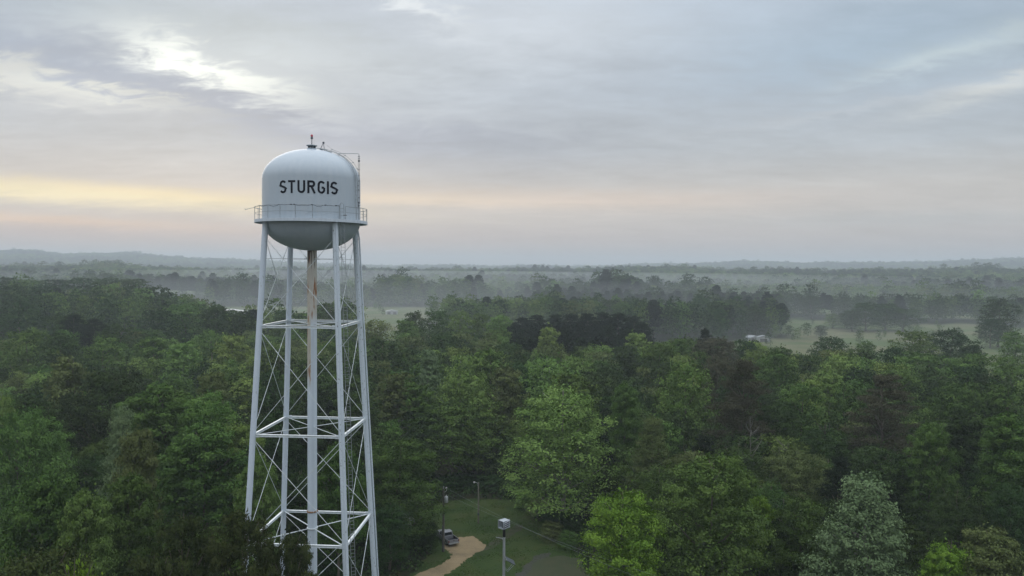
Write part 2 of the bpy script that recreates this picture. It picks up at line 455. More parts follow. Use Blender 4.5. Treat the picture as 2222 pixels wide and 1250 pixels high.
sheet('gravel_track', G([(1053, 1186), (1075, 1168), (1100, 1152), (1128, 1136), (1140, 1142), (1112, 1163), (1085, 1181), (1058, 1194), (1046, 1195)]),
      .018, track_m, sub=.5, jitter=.2, label='faint worn wheel track crossing the grass from the gravel turnaround', cat='track', seed=5)
sheet('gravel_bed', G([(1165, 1205), (1195, 1200), (1190, 1222), (1160, 1245), (1120, 1290), (1090, 1330), (1060, 1330), (1105, 1262), (1140, 1226)]),
      .018, ramp_mat('grey_gravel', [(.36, (.028, .042, .016)), (.5, (.062, .062, .056)), (.62, (.028, .040, .018))], 2.0, 10), sub=.4, jitter=.3,
      label='grey stony strip running along the lawn edge below the big tree', cat='gravel', seed=6)
sheet('dry_grass_patch', G([(1165, 1214), (1215, 1206), (1262, 1212), (1280, 1260), (1270, 1330), (1140, 1330), (1130, 1270)]),
      .026, ramp_mat('dry_lawn', [(.3, (.042, .056, .028)), (.7, (.06, .064, .036))], .4, 8), sub=.5, jitter=.25,
      label='smooth pale olive patch of dry grass right of the lawn', cat='grass patch', seed=7)

# ------------------------------------------------------------------ water tower
TX, TY = -18.158, 67.76
def build_tower():
    YAW = -0.0655
    root = empty('water_tower', (TX, TY, 0.0))
    tag(root, 'pale steel water tower on four braced legs lettered STURGIS', 'water tower')
    Z = CAMZ
    zf = Z + 3.85                                   # balcony floor
    fdir = Vector((-TX, -TY, 0)).normalized(); rdir = Vector((-fdir.y, fdir.x, 0)) # towards the camera; to its right
    if rdir.x < 0: rdir = -rdir
    fa = math.atan2(fdir.y, fdir.x)
    def pol(r, deg, z):                              # deg: from the camera-facing line, positive to the picture's right
        a = fa + math.radians(deg)
        return Vector((r * math.cos(a), r * math.sin(a), z))
    R = 4.30
    # --- tank
    prof = [(0.001, Z + 10.27)]
    for i in range(1, 29):
        t = i / 28 * math.pi / 2
        prof.append((R * math.sin(t), Z + 7.45 + 2.82 * math.cos(t)))
    prof += [(R, Z + 6.6), (R, Z + 5.5), (R, zf + .02)]
    for i in range(1, 29):
        t = i / 28 * math.pi / 2
        prof.append((max(R * math.cos(t), .001), zf - 2.68 * math.sin(t)))
    prof = prof[::-1]
    b = MB(); b.lathe(prof, n=128)
    tank = b.build('tank', paint_tank(), root)
    # --- lettering
    lb = MB(); W = 8.6; Hh = 1.09; z0 = Z + 5.97; st = .178; lift = [0.012]
    def put(cx_deg, strokes, w=W):
        for pts in strokes:
            lift[0] += .0006
            n = len(pts); vs = []; P = [Vector((p[0] * w * math.radians(1) * R, p[1] * Hh)) for p in pts]
            for i in range(n):
                d0 = (P[i] - P[i - 1]).normalized() if i else (P[1] - P[0]).normalized()
                d1 = (P[i + 1] - P[i]).normalized() if i < n - 1 else d0
                t = (d0 + d1).normalized(); nn = Vector((-t.y, t.x)); k = 1 / max(.5, nn.dot(Vector((-d0.y, d0.x))))
                for s_ in (-1, 1):
                    q = P[i] + nn * (st / 2 * s_ * k); a = cx_deg + math.degrees(q.x / R)
                    vs.append(pol(R + lift[0], a, z0 + q.y))
            lb.add(vs, [(2 * i, 2 * i + 1, 2 * i + 3, 2 * i + 2) for i in range(n - 1)])
    def seg(a, b_, n=8): return [(a[0] + (b_[0] - a[0]) * i / n, a[1] + (b_[1] - a[1]) * i / n) for i in range(n + 1)]
    def arc(cx, cy, rx, ry, a0, a1, n=14):
        return [(cx + rx * math.cos(math.radians(a0 + (a1 - a0) * i / n)), cy + ry * math.sin(math.radians(a0 + (a1 - a0) * i / n))) for i in range(n + 1)]
    e = st / 2 / (W * math.radians(1) * R); ey = st / 2 / Hh
    S_ = [arc(0, .735, .5 - e, .265 - ey, 25, 180, 12) + [(-.5 + e, .70), (-.42, .60), (-.1, .52), (.2, .46), (.44, .36)] + arc(0, .27, .5 - e, .27 - ey, 5, -155, 14)]
    T_ = [seg((-.5, 1 - ey), (.5, 1 - ey)), seg((0, 1 - ey * 1.5), (0, 0))]
    U_ = [seg((-.5 + e, 1), (-.5 + e, .3), 4) + arc(0, .3, .5 - e, .3 - ey, 180, 360)[1:] + seg((.5 - e, .3), (.5 - e, 1), 4)[1:]]
    R_ = [seg((-.5 + e, 0), (-.5 + e, 1)), seg((-.5 + e, 1 - ey), (.1, 1 - ey), 4) + arc(.1, .735, .4 - e, .265 - ey, 90, -90)[1:] + seg((.1, .47 + ey), (-.5 + e, .47 + ey), 4)[1:],
          seg((.05, .5), (.45, 0))]
    G_ = [arc(0, .68, .5 - e, .32 - ey, 30, 180) + seg((-.5 + e, .68), (-.5 + e, .32), 3)[1:] + arc(0, .32, .5 - e, .32 - ey, 180, 360)[1:] + seg((.5 - e, .32), (.5 - e, .47), 2)[1:],
          seg((.5 - e, .47), (.02, .47), 4)]
    I_ = [seg((0, 1), (0, 0))]
    for c, g in ((-33.4, S_), (-22.6, T_), (-11.6, U_), (-.7, R_), (10.5, G_), (17.9, I_), (25.5, S_)): put(c, g)
    lb.build('lettering', M['letter'], tank)
    # --- weld seams round the shell
    # --- balcony floor and girder
    b = MB(); RB = 4.93
    ring = [(R - .02, zf + .0), (RB, zf), (RB + .02, zf), (RB + .02, zf - .26), (RB - .03, zf - .26), (RB - .06, zf - .06), (R - .02, zf - .06)]
    b.lathe(ring, n=96, sm=False)
    for k in range(24): b.beam(pol(R - .02, k * 15 + 4, zf - .1), pol(RB - .05, k * 15 + 4, zf - .1), .05, .1)
    b.build('balcony', M['white'], root)
    # --- railing
    rl = MB(); RR = 4.90
    gap0, gap1 = 27.5, 35.0
    def arcpts(r, z, a0, a1, n=90): return [pol(r, a0 + (a1 - a0) * i / n, z) for i in range(n + 1)]
    for z_, rr in ((zf + 1.10, .028), (zf + .58, .016)):
        rl.tube(arcpts(RR, z_, gap1, 360 + gap0), rr, 6)
    railing = rl.build('railing', M['grey'], root)
    angs = [-86, -63, -47.5, -32, -16, 0.5, gap0, gap1, 50, 64, 76, 90] + [90 + 16.4 * k for k in range(1, 11)]
    for a in angs:
        q = MB(); q.beam(pol(RR, a, zf), pol(RR, a, zf + 1.10), .035, .035); q.build('railing_post', M['grey'], railing)
    kb = MB()
    for i, (a0, a1) in enumerate(((-80, -60), (-62, -48), (-46, -33), (-33, -20), (-21, 2), (1, 12), (12, 27))):
        kb.tube([pol(RR + .03, a0 + (a1 - a0) * t / 8, zf + 1.12 - (.03 + .06 * (i % 3)) * math.sin(math.pi * t / 8) + .02 * math.sin(t * 2.3 + i)) for t in range(9)], .018, 5)
    for a in (-20, -17, 0, 13, 24): kb.box(pol(RR, a, zf + 1.11), (.12, .12, .09))
    kb.build('cable', M['darksteel'], railing)
    ob = MB(); p0 = pol(RR, -84, zf + 1.08)
    ob.tube([p0, p0 - rdir * .45 + Vector((0, 0, -.12)), p0 - rdir * .78 + Vector((0, 0, -.22))], .02, 6)
    ob.tube([p0 - rdir * .78 + Vector((0, 0, -.25)), p0 - rdir * .82 + Vector((0, 0, -.10))], .018, 6)
    ob.build('side_arm', M['grey'], root)
    # --- legs, struts
    c, s = math.cos(YAW), math.sin(YAW)
    def leg_pt(sx, sy, zr):                         # zr relative to the camera height
        w = 3.2274 - .0456 * zr
        return Vector((w * (sx * c - sy * s), w * (sx * s + sy * c), Z + zr))
    LV = [-5.476, -14.871, -24.212, -33.55]
    corners = [(-1, -1), (1, -1), (1, 1), (-1, 1)]
    for sx, sy in corners:
        b = MB(); top = leg_pt(sx, sy, 3.86); bot = leg_pt(sx, sy, -Z + .35)
        b.tube([bot, leg_pt(sx, sy, -20), leg_pt(sx, sy, 0), top], .255, 20)
        for zr in (-1.2, -9.8, -19.3, -28.6, -38):      # splice collars
            b.tube([leg_pt(sx, sy, zr - .04), leg_pt(sx, sy, zr + .04)], .268, 20)
        b.box(leg_pt(sx, sy, -Z + .32), (.9, .9, .08))
        lg = b.build('leg', M['legworn'] if sx > 0 else M['leg'], root)
        if sx > 0: lg['label'] = 'leg speckled with dark weathering along its right side'
        f = MB(); f.box(leg_pt(sx, sy, -Z + .06), (1.5, 1.5, .44)); f.build('footing', M['strut'], root)
    rods = []
    for i, zr in enumerate(LV):
        th = .20
        for k in range(4):
            a, b2 = leg_pt(*corners[k], zr), leg_pt(*corners[(k + 1) % 4], zr)
            q = MB(); d = (b2 - a).normalized(); a2, b3 = a + d * .22, b2 - d * .22
            q.beam(a2 + Vector((0, 0, .09)), b3 + Vector((0, 0, .09)), .20, .035); q.beam(a2 - Vector((0, 0, .09)), b3 - Vector((0, 0, .09)), .20, .035)
            q.beam(a2, b3, .04, .145)
            # gusset plates at both ends
            for e0, sgn in ((a, 1), (b2, -1)): q.box(e0 + d * sgn * .38, (.34, .02, .36), Matrix.Rotation(math.atan2(d.y, d.x), 3, 'Z'))
            q.build('strut', M['strut'], root)
        for k in range(4):                          # spokes to the riser
            a = leg_pt(*corners[k], zr); ctr = Vector((0, 0, a.z)); d = (ctr - a).normalized()
            q = MB()
            if i < 2: q.tube([a + d * .2, ctr - d * .42], .035 if i else .045, 6)
            else: q.tube([a + d * .2, ctr - d * .42], .05, 6)
            q.build('spoke', M['strut'], root)
    # rods crossing on each face
    lv = [2.3] + LV + [-Z + 1.2]
    for i in range(len(lv) - 1):
        for k in range(4):
            A, B = corners[k], corners[(k + 1) % 4]
            for P_, Q_, off in ((A, B, .03), (B, A, -.03)):
                a, b2 = leg_pt(*P_, lv[i] - (.25 if i else 0)), leg_pt(*Q_, lv[i + 1] + .25)
                nrm = (leg_pt(*A, 0) + leg_pt(*B, 0)); nrm.z = 0; nrm.normalize()
                q = MB(); d = (b2 - a).normalized()
                q.tube([a + d * .2 + nrm * off, b2 - d * .2 + nrm * off], .027, 6)
                m_ = a.lerp(b2, .22); q.tube([m_ - d * .16 + nrm * off, m_ + d * .16 + nrm * off], .045, 6)   # turnbuckle
                q.build('brace_rod', M['strut'], root)
    for k in range(4):                              # thin ties near the bowl
        a = leg_pt(*corners[k], .42); ctr = Vector((0, 0, a.z)); d = (ctr - a).normalized()
        q = MB(); q.tube([a + d * .2, ctr - d * .4], .022, 6); q.tube([ctr - d * .75, ctr - d * .4], .05, 6)
        q.build('tie_rod', M['strut'], root)
    # --- riser
    b = MB(); b.tube([(0, 0, -.02), (0, 0, 14), (0, 0, 30), (0, 0, Z + 1.25)], .425, 40)
    rs = b.build('riser', paint_riser(rdir), root)
    for zz in (Z - 24.2, Z - 22.65):
        q = MB(); q.lathe([(.43, zz - .07), (.49, zz - .07), (.50, zz), (.49, zz + .07), (.43, zz + .07)], n=32); q.build('riser_band', M['rust'] if zz > Z - 23 else M['strut'], rs)
    q = MB(); q.tube([pol(.47, 10, 1), pol(.47, 10, Z - 6)], .03, 6); q.build('conduit', M['white'], rs)
    # --- ladder up the right front leg
    lad = MB()
    def lp(zr, off): return leg_pt(1, -1, zr) + rdir * (.62 + off) + fdir * .02
    H0, H1 = -Z + 2.5, 5.0
    for o_ in (-.17, .17): lad.tube([lp(H0, o_), lp(H1, o_)], .022, 5)
    n_r = int((H1 - H0) / .305)
    for k in range(n_r):
        zr = H0 + .15 + k * .305; lad.tube([lp(zr, -.17), lp(zr, .17)], .014, 5, cap=False)
    k = H0 + 1
    while k < 3: lad.tube([leg_pt(1, -1, k) + rdir * .24, lp(k, -.17)], .018, 5); k += 3.0
    lad.tube([lp(5.0, -.17), lp(5.22, -.1), lp(5.28, 0), lp(5.22, .1), lp(5.0, .17)], .022, 5)
    lad.box(lp(4.2, .25), (.3, .1, .1))
    lad.build('ladder', M['grey'], root)
    q = MB(); q.tube([leg_pt(1, -1, -Z + 1) + rdir * .02 + fdir * .30, leg_pt(1, -1, 3.5) + rdir * .05 + fdir * .30], .035, 6)
    q.build('conduit', M['white'], root)
    # --- overflow pipe along the right rear leg
    q = MB(); o1 = rdir * .36 + fdir * .1
    q.tube([leg_pt(1, 1, -Z + .6) + o1, leg_pt(1, 1, 2.4) + o1, leg_pt(1, 1, 3.3) + o1 - rdir * .1], .075, 8)
    q.build('overflow_pipe', M['legworn'], root)
    # --- antenna mast on the balcony with an arm to the dome
    q = MB(); mz0, mz1 = zf + 1.2, Z + 9.62
    for o_ in (-.055, .055): q.tube([pol(4.45, 66, mz0 + (.0 if o_ < 0 else .3)) + rdir * o_, pol(4.45, 66, mz1) + rdir * o_], .018, 6)
    z = mz1
    for dz in (0, .22, .42, 1.2, 2.2, 3.0, 3.7, 4.1, 4.4): q.box(pol(4.45, 66, mz1 - dz), (.17, .05, .05 if dz not in (.42,) else .14), Matrix.Rotation(math.atan2(rdir.y, rdir.x), 3, 'Z'))
    q.tube([pol(4.45, 66, mz0 - 1.1), pol(4.45, 66, mz0 + .5)], .03, 6)
    for zz in (Z + 5.0, Z + 7.0): q.tube([pol(R - .02, 66, zz), pol(4.45, 66, zz)], .02, 5)
    ms = q.build('antenna_mast', M['darksteel'], root)
    q = MB(); e1 = pol(2.7, 60, Z + 9.86); q.tube([e1, pol(4.35, 66, Z + 9.86), pol(4.45, 66, Z + 9.8), pol(4.45, 66, mz1)], .025, 6)
    q.tube([pol(2.7, 60, Z + 9.5), e1], .03, 6); q.build('arm', M['grey'], ms)
    # --- roof ladder on the dome
    def dome(r): return Z + 7.45 + 2.82 * math.sqrt(max(0, 1 - (r / R) ** 2))
    def path(off, lift_):
        P_ = []
        for i in range(0, 22):
            t = .13 + (math.pi / 2 - .13) * i / 21; r = (R + lift_) * math.sin(t); zz = Z + 7.45 + (2.82 + lift_) * math.cos(t)
            P_.append(pol(r, 59, zz))
        for zz in (Z + 7.1, Z + 6.55, Z + 5.7, zf + 1.2): P_.append(pol(R + lift_, 59, zz))
        tang = Vector((-math.sin(fa + math.radians(59)), math.cos(fa + math.radians(59)), 0))
        return [p + tang * off for p in P_]
    q = MB(); Lp, Rp = path(-.2, .14), path(.2, .14)
    q.tube(Lp, .02, 6); q.tube(Rp, .02, 6)
    for a, b2 in zip(Lp[::1], Rp[::1]): q.tube([a, b2], .012, 5)
    for i in range(1, len(Lp) - 2):
        q.tube([Lp[i].lerp(Lp[i + 1], .5), Rp[i].lerp(Rp[i + 1], .5)], .012, 5)
    base_ = path(.2, 0)
    for i in (3, 7, 11, 15, 19): q.tube([base_[i], Rp[i]], .015, 5)
    hr = [p + Vector((0, 0, .0)) for p in path(.42, .28)]
    q.tube(hr[4:20], .014, 5)
    for i in (4, 9, 13, 16, 19): q.box(hr[i], (.09, .09, .07)); q.tube([Rp[i], hr[i]], .01, 5)
    q.build('roof_ladder', M['grey'], root)
    q = MB(); q.tube([pol(1.15, 44, dome(1.15) + .10), pol(1.5, 50, dome(1.5) - .02 + .1), pol(1.8, 50, dome(1.8) + .02), pol(2.15, 54, dome(2.15) + .08)], .045, 6)
    q.build('grab_bar', M['grey'], root)
    # --- A-frame near the vent
    q = MB(); tp = Vector((0, 0, Z + 10.95)) + rdir * 1.02
    f1 = rdir * .68 + Vector((0, 0, dome(.7))); f2 = rdir * 1.12 + Vector((0, 0, dome(1.1)))
    for f_, o_ in ((f1, -.16), (f1, .16), (f2, 0)): q.tube([f_ + fdir * o_, tp], .026, 6)
    q.box(tp, (.16, .12, .16)); q.box(rdir * .85 + fdir * .3 + Vector((0, 0, dome(.9) + .04)), (.14, .14, .14))
    q.tube([tp, rdir * 2.2 + Vector((0, 0, dome(2.2) + .25))], .007, 4)
    q.build('davit_frame', M['darksteel'], root)
    # --- roof vent
    v = MB(); zb = Z + 10.15
    v.lathe([(.36, zb - .05), (.36, zb + .18), (.42, zb + .18), (.42, zb + .23), (.2, zb + .23)], n=32)
    vent = v.build('roof_vent', M['white'], root)
    for k in range(8):
        a = k * 45 + 10; v = MB(); v.beam(pol(.30, a, zb + .23), pol(.30, a, zb + .47), .09, .05); v.build('vent_post', M['darksteel'], vent)
    v = MB(); v.lathe([(.12, zb + .23), (.12, zb + .47)], n=12); v.build('vent_core', M['darksteel'], vent)
    v = MB(); v.lathe([(.001, zb + .60), (.25, zb + .57), (.48, zb + .52), (.48, zb + .46), (.001, zb + .46)], n=32); v.build('vent_cap', M['grey'], vent)
    # --- obstruction light
    v = MB(); v.tube([(0, 0, zb + .58), (0, 0, zb + 1.12)], .035, 8); v.lathe([(.04, zb + 1.08), (.11, zb + 1.1), (.11, zb + 1.24), (.05, zb + 1.28)], n=16)
    bc = v.build('beacon_mast', M['darksteel'], root)
    v = MB(); v.lathe([(.05, zb + 1.28), (.10, zb + 1.30), (.115, zb + 1.38), (.09, zb + 1.47), (.04, zb + 1.51), (.001, zb + 1.52)], n=16); v.build('beacon_lens', M['redglass'], bc)
build_tower()

# ------------------------------------------------------------------ trees
def leaf_material(name, c1, c2, hue=.014, val=.25, sheen=.15):
    m = bpy.data.materials.new(name); m.use_nodes = True; nt = m.node_tree; N, L = nt.nodes, nt.links
    b = N['Principled BSDF']; b.inputs['Roughness'].default_value = .7; b.inputs['Specular IOR Level'].default_value = sheen * .3
    at = N.new('ShaderNodeAttribute'); at.attribute_name = 'tone'
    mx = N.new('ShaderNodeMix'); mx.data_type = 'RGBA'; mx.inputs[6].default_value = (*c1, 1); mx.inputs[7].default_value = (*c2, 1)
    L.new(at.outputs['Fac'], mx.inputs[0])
    oi = N.new('ShaderNodeObjectInfo'); hs = N.new('ShaderNodeHueSaturation')
    mr = N.new('ShaderNodeMapRange'); L.new(oi.outputs['Random'], mr.inputs[0]); mr.inputs[3].default_value = .5 - hue; mr.inputs[4].default_value = .5 + hue
    L.new(mr.outputs[0], hs.inputs['Hue'])
    w = N.new('ShaderNodeTexWhiteNoise'); w.noise_dimensions = '1D'; L.new(oi.outputs['Random'], w.inputs['W'])
    mv = N.new('ShaderNodeMapRange'); L.new(w.outputs['Value'], mv.inputs[0]); mv.inputs[3].default_value = 1 - val; mv.inputs[4].default_value = 1 + val
    L.new(mv.outputs[0], hs.inputs['Value']); L.new(mx.outputs[2], hs.inputs['Color'])
    L.new(hs.outputs[0], b.inputs['Base Color'])
    tr = N.new('ShaderNodeBsdfTranslucent'); L.new(hs.outputs[0], tr.inputs[0])
    ms = N.new('ShaderNodeMixShader'); ms.inputs[0].default_value = .10
    L.new(b.outputs[0], ms.inputs[1]); L.new(tr.outputs[0], ms.inputs[2])
    L.new(ms.outputs[0], N['Material Output'].inputs[0])
    return m
LEAF = {
    'mid':    leaf_material('leaf_mid_green', (.046, .092, .020), (.130, .205, .050)),
    'dark':   leaf_material('leaf_dark_green', (.020, .042, .013), (.062, .105, .030), hue=.02, val=.25),
    'light':  leaf_material('leaf_light_green', (.092, .158, .036), (.20, .29, .078), hue=.02, val=.2),
    'lime':   leaf_material('leaf_lime_green', (.105, .20, .022), (.22, .34, .045), hue=.012, val=.15),
    'olive':  leaf_material('leaf_olive', (.078, .108, .034), (.15, .185, .066), hue=.008, val=.2),
    'silver': leaf_material('leaf_silver', (.100, .160, .072), (.205, .29, .14), hue=.01, val=.12),
    'pine':   leaf_material('needle_dark', (.012, .023, .013), (.028, .042, .020), hue=.015, val=.2, sheen=.1),
    'pinenear': leaf_material('needle_olive', (.024, .040, .014), (.085, .108, .034), hue=.01, val=.12, sheen=.1),
    'brown':  leaf_material('foliage_brown', (.058, .060, .034), (.100, .098, .060), hue=.012, val=.15, sheen=.1),
}
BARK = mat('bark', (.13, .11, .085), .95, var=.5, scale=6, bump=.5, stretch=(1, 1, .25))
BARKP = mat('bark_pale', (.30, .28, .24), .9, var=.5, scale=6, bump=.4, stretch=(1, 1, .4))

def quads_mesh(name, C, Nn, size, tone, rng, aspect=.62, mats=None, extra=None):
    """many leaf-shaped faces as one mesh: C centres, Nn normals, size lengths"""
    n = len(C)
    r = rng.normal(size=(n, 3)); u = np.cross(Nn, r); u /= np.linalg.norm(u, axis=1, keepdims=True) + 1e-9
    w = np.cross(Nn, u); s = size[:, None]
    bend = Nn * s * .18
    V = np.stack([C - u * s * .5, C + w * s * .5 * aspect + bend, C + u * s * .5, C - w * s * .5 * aspect + bend], 1).reshape(-1, 3)
    T = np.repeat(tone, 4)
    nv, nf = len(V), n
    ev, ef, et = (extra if extra else ([], [], []))
    me = bpy.data.meshes.new(name)
    allv = np.concatenate([V, np.array(ev, float).reshape(-1, 3)]) if len(ev) else V
    me.vertices.add(len(allv)); me.vertices.foreach_set('co', allv.astype(np.float32).ravel())
    loops = np.arange(nf * 4)
    if len(ef):
        loops = np.concatenate([loops, (np.array(ef) + nv).ravel()])
    nfa = nf + len(ef)
    me.loops.add(nfa * 4); me.loops.foreach_set('vertex_index', loops.astype(np.int32))
    me.polygons.add(nfa); me.polygons.foreach_set('loop_start', (np.arange(nfa) * 4).astype(np.int32))
    me.polygons.foreach_set('loop_total', np.full(nfa, 4, np.int32))
    if len(ef): me.polygons.foreach_set('material_index', np.concatenate([np.zeros(nf, np.int32), np.ones(len(ef), np.int32)]))
    me.update(calc_edges=True)
    a = me.attributes.new('tone', 'FLOAT', 'POINT')
    a.data.foreach_set('value', np.concatenate([T, np.zeros(len(allv) - nv)]).astype(np.float32))
    for m in (mats or []): me.materials.append(m)
    return me

def unit(a): return a / (np.linalg.norm(a, axis=-1, keepdims=True) + 1e-9)

def crown_broad(rng, h=1.0, base=.22, rmax=.24, shape='round', lobes=46, tufts=34, leaves=12, leaf=.014, lobe_r=.075):
    """unit-height tree: returns leaf centres, normals, sizes, tones and the lobe centres (for limbs)"""
    def prof(t):
        if shape == 'round': return np.clip(1 - np.abs((t - .46) / .60) ** 2.6, 0, 1) ** .5
        if shape == 'flat': return np.clip(1 - np.abs((t - .40) / .64) ** 5, 0, 1) ** .6
        if shape == 'cone': return np.clip(1.05 - t, 0, 1) ** .75 * np.clip(.55 + t * 2.2, 0, 1)
        if shape == 'column': return np.clip(1 - ((t - .45) / .57) ** 4, 0, 1) ** .5
        if shape == 'spread': return np.sqrt(np.clip(1 - ((t - .5) / .55) ** 2, 0, 1))
        return np.ones_like(t)
    LC = []; LR = []
    ga = math.pi * (3 - math.sqrt(5)); ph = rng.uniform(0, 6.28)
    asym = rng.uniform(.78, 1.2, 5)
    for i in range(lobes):
        t = (i + .5) / lobes; t = t ** .92
        az = ph + ga * i + rng.normal(0, .25)
        rr = prof(np.array(t)) * rmax * (1 + .20 * math.sin(az * 2 + asym[0] * 5) * asym[1] * .8) * rng.uniform(.84, 1.09)
        lr = lobe_r * rng.uniform(.75, 1.35) * (1.15 - .35 * t)
        rad = max(rr - lr * .7, 0) * (rng.uniform(.90, 1.03) if i % 4 else rng.uniform(.3, .7))
        z = base + (h - base - lr * .7) * t + rng.normal(0, .012)
        LC.append((rad * math.cos(az), rad * math.sin(az), z)); LR.append(lr)
    LC.append((rng.normal(0, .01), rng.normal(0, .01), h - lobe_r * .75)); LR.append(lobe_r * .75)
    LC = np.array(LC); LR = np.array(LR)
    Cs = []; Ns = []; Ts = []
    for c, r in zip(LC, LR):
        d = unit(rng.normal(size=(tufts, 3))); d[:, 2] = np.where(rng.random(tufts) < .72, np.abs(d[:, 2]), d[:, 2]) ; d = unit(d)
        p = c + d * r * np.array([1.08, 1.08, .62]) * rng.uniform(.84, 1.08, (tufts, 1))
        # drop tufts buried inside other lobes
        dist = np.linalg.norm((p[:, None] - LC[None]) / LR[None, :, None], axis=2)
        keep = (dist < .80).sum(1) == 0
        p, d = p[keep], d[keep]
        if not len(p): continue
        tt = np.clip(rng.normal(.45, .25, len(p)) , 0, 1) * .6 + rng.random() * .4
        q = np.repeat(p, leaves, 0) + rng.normal(size=(len(p) * leaves, 3)) * r * np.array([.22, .22, .15])
        nn = unit(np.repeat(d, leaves, 0) * 1.25 + rng.normal(size=(len(p) * leaves, 3)) * .5 + np.array([0, 0, .3]))
        Cs.append(q); Ns.append(nn); Ts.append(np.clip(np.repeat(tt, leaves) + rng.normal(0, .09, len(q)), 0, 1))
    C = np.concatenate(Cs); Nn = np.concatenate(Ns); T = np.concatenate(Ts)
    # an inner fill so the crown is not hollow
    k = len(C) // 9; a = rng.integers(0, len(LC), k); q = LC[a] * np.array([.7, .7, 1]) + rng.normal(size=(k, 3)) * LR[a][:, None] * .6
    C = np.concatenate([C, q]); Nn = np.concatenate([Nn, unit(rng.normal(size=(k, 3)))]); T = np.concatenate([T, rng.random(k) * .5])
    S = leaf * rng.uniform(.7, 1.35, len(C)); S[-k:] *= 1.6
    return C, Nn, S, T, LC, LR

def crown_pine(rng, base=.35, rmax=.17, whorls=15, leaf=.016, tufts=20, leaves=12, flat=.5, bare=.0):
    Cs = []; Ns = []; Ts = []; LC = []; LR = []
    for i in range(whorls):
        t = i / (whorls - 1)
        rr = rmax * (math.sin(math.pi * min(1, .18 + t * .72)) ** .7) * (1.05 - .45 * t)
        nb = 6 if t < .8 else 4
        for k in range(nb):
            if rng.random() < bare: continue
            az = rng.uniform(0, 6.28) if i % 2 else k * 6.28 / nb + i
            L_ = rr * rng.uniform(.55, 1.15)
            for f, sc in ((1.0, 1.0), (.6, .9)):
                z = base + (.96 - base) * t + L_ * f * .18 + rng.normal(0, .008)
                c = np.array([L_ * f * math.cos(az), L_ * f * math.sin(az), z]); r = .040 * rng.uniform(.75, 1.3) * sc * (1.15 - .4 * t)
                if f == 1.0: LC.append(c); LR.append(r)
                d = unit(rng.normal(size=(tufts, 3))); d[:, 2] = np.abs(d[:, 2]) * .9 - .1
                p = c + d * r * np.array([1.25, 1.25, flat]) * rng.uniform(.6, 1.05, (tufts, 1))
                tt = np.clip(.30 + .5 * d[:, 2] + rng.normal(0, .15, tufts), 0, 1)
                q = np.repeat(p, leaves, 0) + rng.normal(size=(tufts * leaves, 3)) * r * .2
                nn = unit(rng.normal(size=(len(q), 3)) + np.repeat(d, leaves, 0) * .5)
                Cs.append(q); Ns.append(nn); Ts.append(np.clip(np.repeat(tt, leaves) + rng.normal(0, .1, len(q)), 0, 1))
    c = np.array([0, 0, .965]); d = unit(rng.normal(size=(tufts * 2, 3))); p = c + d * .035 * np.array([1, 1, .9])
    q = np.repeat(p, leaves, 0) + rng.normal(size=(len(p) * leaves, 3)) * .006
    Cs.append(q); Ns.append(unit(rng.normal(size=(len(q), 3)))); Ts.append(rng.random(len(q)) * .6 + .2)
    LC.append(c); LR.append(.03)
    C = np.concatenate(Cs); Nn = np.concatenate(Ns); T = np.concatenate(Ts)
    return C, Nn, leaf * rng.uniform(.7, 1.3, len(C)), T, np.array(LC), np.array(LR)

def limbs(rng, LC, base=.2, r0=.016, n=16, top=.93, zig=.008, nside=6):
    b = MB(); pts = [(0, 0, -.01)]; x = y = 0
    for i in range(1, 9):
        x += rng.normal(0, zig); y += rng.normal(0, zig); pts.append((x, y, top * i / 8))
    rs = [r0 * (1.5 if i == 0 else 1) * (1 - .86 * i / 8) for i in range(9)]
    b.tube(pts, rs, nside + 2)
    idx = rng.choice(len(LC), min(n, len(LC)), replace=False)
    for j in idx:
        e = LC[j]; zs = max(base * .7, e[2] - np.hypot(e[0], e[1]) * rng.uniform(.7, 1.2)); t = min(zs / top, .95) * 8; k = int(t); f = t - k
        s_ = Vector(pts[k]).lerp(Vector(pts[min(k + 1, 8)]), f)
        m_ = s_.lerp(Vector(e), .55) + Vector((0, 0, -.012))
        b.tube([s_, m_, Vector(e)], [r0 * .42 * (1.1 - zs), r0 * .28, r0 * .1], nside - 1, cap=False)
    return b

